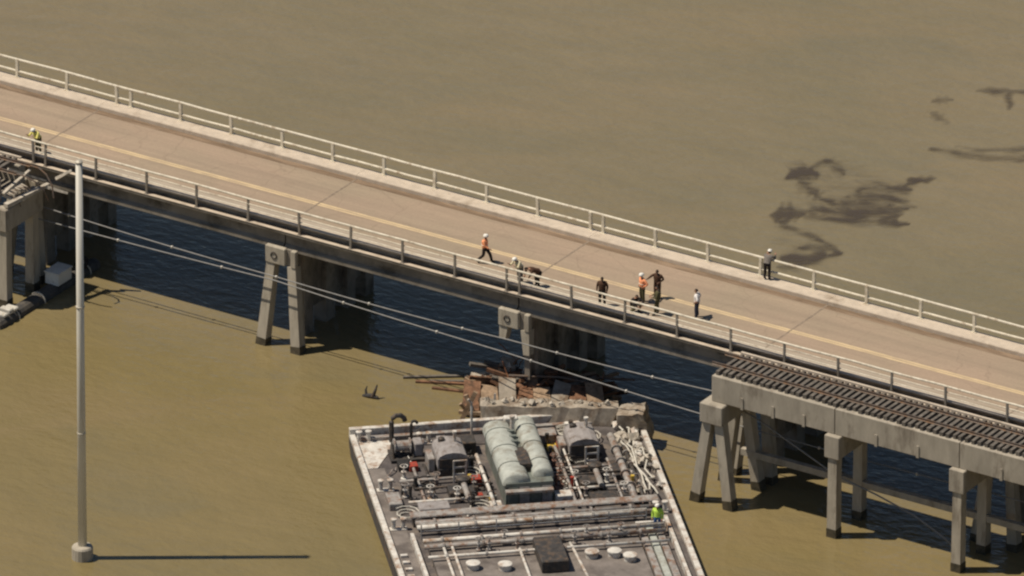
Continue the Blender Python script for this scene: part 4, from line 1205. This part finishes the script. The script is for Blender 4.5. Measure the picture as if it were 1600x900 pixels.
    if vest:
        tb = MB()
        p = J['waist'].lerp(J['chest'], .25)
        d = (J['neck'] - J['pelvis']).normalized()
        ay_ = d.cross(Vector((1, 0, 0)))
        tb.tube([p + Vector((1, 0, 0)) * .192 * math.cos(2 * math.pi * k / n) + ay_ * .152 * math.sin(2 * math.pi * k / n) for k in range(n)], .018, 5, closed=True)
        tb.build("tape", "reflective_tape", vv)
    if helmet:
        hb = MB()
        n = 14
        prof = [(.135, .145, .035), (.112, .13, .04), (.112, .13, .075), (.1, .115, .115), (.06, .07, .145), (.01, .01, .152)]
        vs = [M @ Vector((rx * math.cos(2 * math.pi * k / n), ry * math.sin(2 * math.pi * k / n) + .01, z)) for rx, ry, z in prof for k in range(n)]
        hb.add(vs, [(i * n + k, i * n + (k + 1) % n, (i + 1) * n + (k + 1) % n, (i + 1) * n + k) for i in range(len(prof) - 1) for k in range(n)] + [tuple(range(n))])
        hb.build("helmet", helmet, root, smooth=True)
    return root

Z = ROAD_Z + .004
# yaw 0 faces +Y (away over the far railing); pi faces the near railing
person("person in yellow vest and white helmet at the near railing by the far left end", (-34.4, .85, Z), R(170), 'lean', "hivis_yellow", "olive_cloth", vest="hivis_yellow", helmet="helmet_white")
person("person in orange vest and white helmet walking alone along the centre of the road", (-3.25, 2.1, Z), R(-75), 'walk', "orange", "black_cloth", vest="orange", helmet="helmet_white")
person("person in white helmet and cream shirt leaning on the near railing above the middle pier", (0.0, .9, Z), R(165), 'lean', "cream_cloth", "grey_cloth", helmet="helmet_white", vest="cream_cloth")
person("dark-clothed person bent right over beside the person in the cream shirt", (1.15, .98, Z), R(150), 'bend', "brown_cloth", "black_cloth")
person("person all in dark brown standing alone at the near railing", (5.75, .85, Z), R(200), 'stand', "brown_cloth", "black_cloth", skin="skin_dark")
person("person in orange vest and white helmet standing in the group by the near railing", (7.5, 2.5, Z), R(150), 'hips', "orange", "olive_cloth", vest="orange", helmet="helmet_white")
person("tall person in dark brown at the back of the group by the near railing", (7.95, 3.45, Z), R(190), 'point', "brown_cloth", "brown_cloth", skin="skin_dark")
person("person in olive trousers at the front right of the group by the near railing", (9.2, 1.5, Z), R(120), 'carry', "olive_cloth", "olive_cloth")
person("crouching person in dark clothes at the front left of the group by the near railing", (7.85, 1.05, Z), R(250), 'crouch', "black_cloth", "olive_cloth")
person("person in white shirt and dark trousers standing rightmost on the road", (11.35, 2.4, Z), R(110), 'hips', "white_cloth", "navy_cloth", sleeves=False)
person("person in white helmet and dark clothes standing at the far railing", (12.35, 8.6, 8.034), R(10), 'lean', "grey_cloth", "black_cloth", helmet="helmet_white")
person("person in lime top and blue trousers standing on the barge's right side", (17.35, -11.5, DZ + .013), R(200), 'stand', "lime", "blue_cloth", helmet="helmet_white", group="person on the barge")
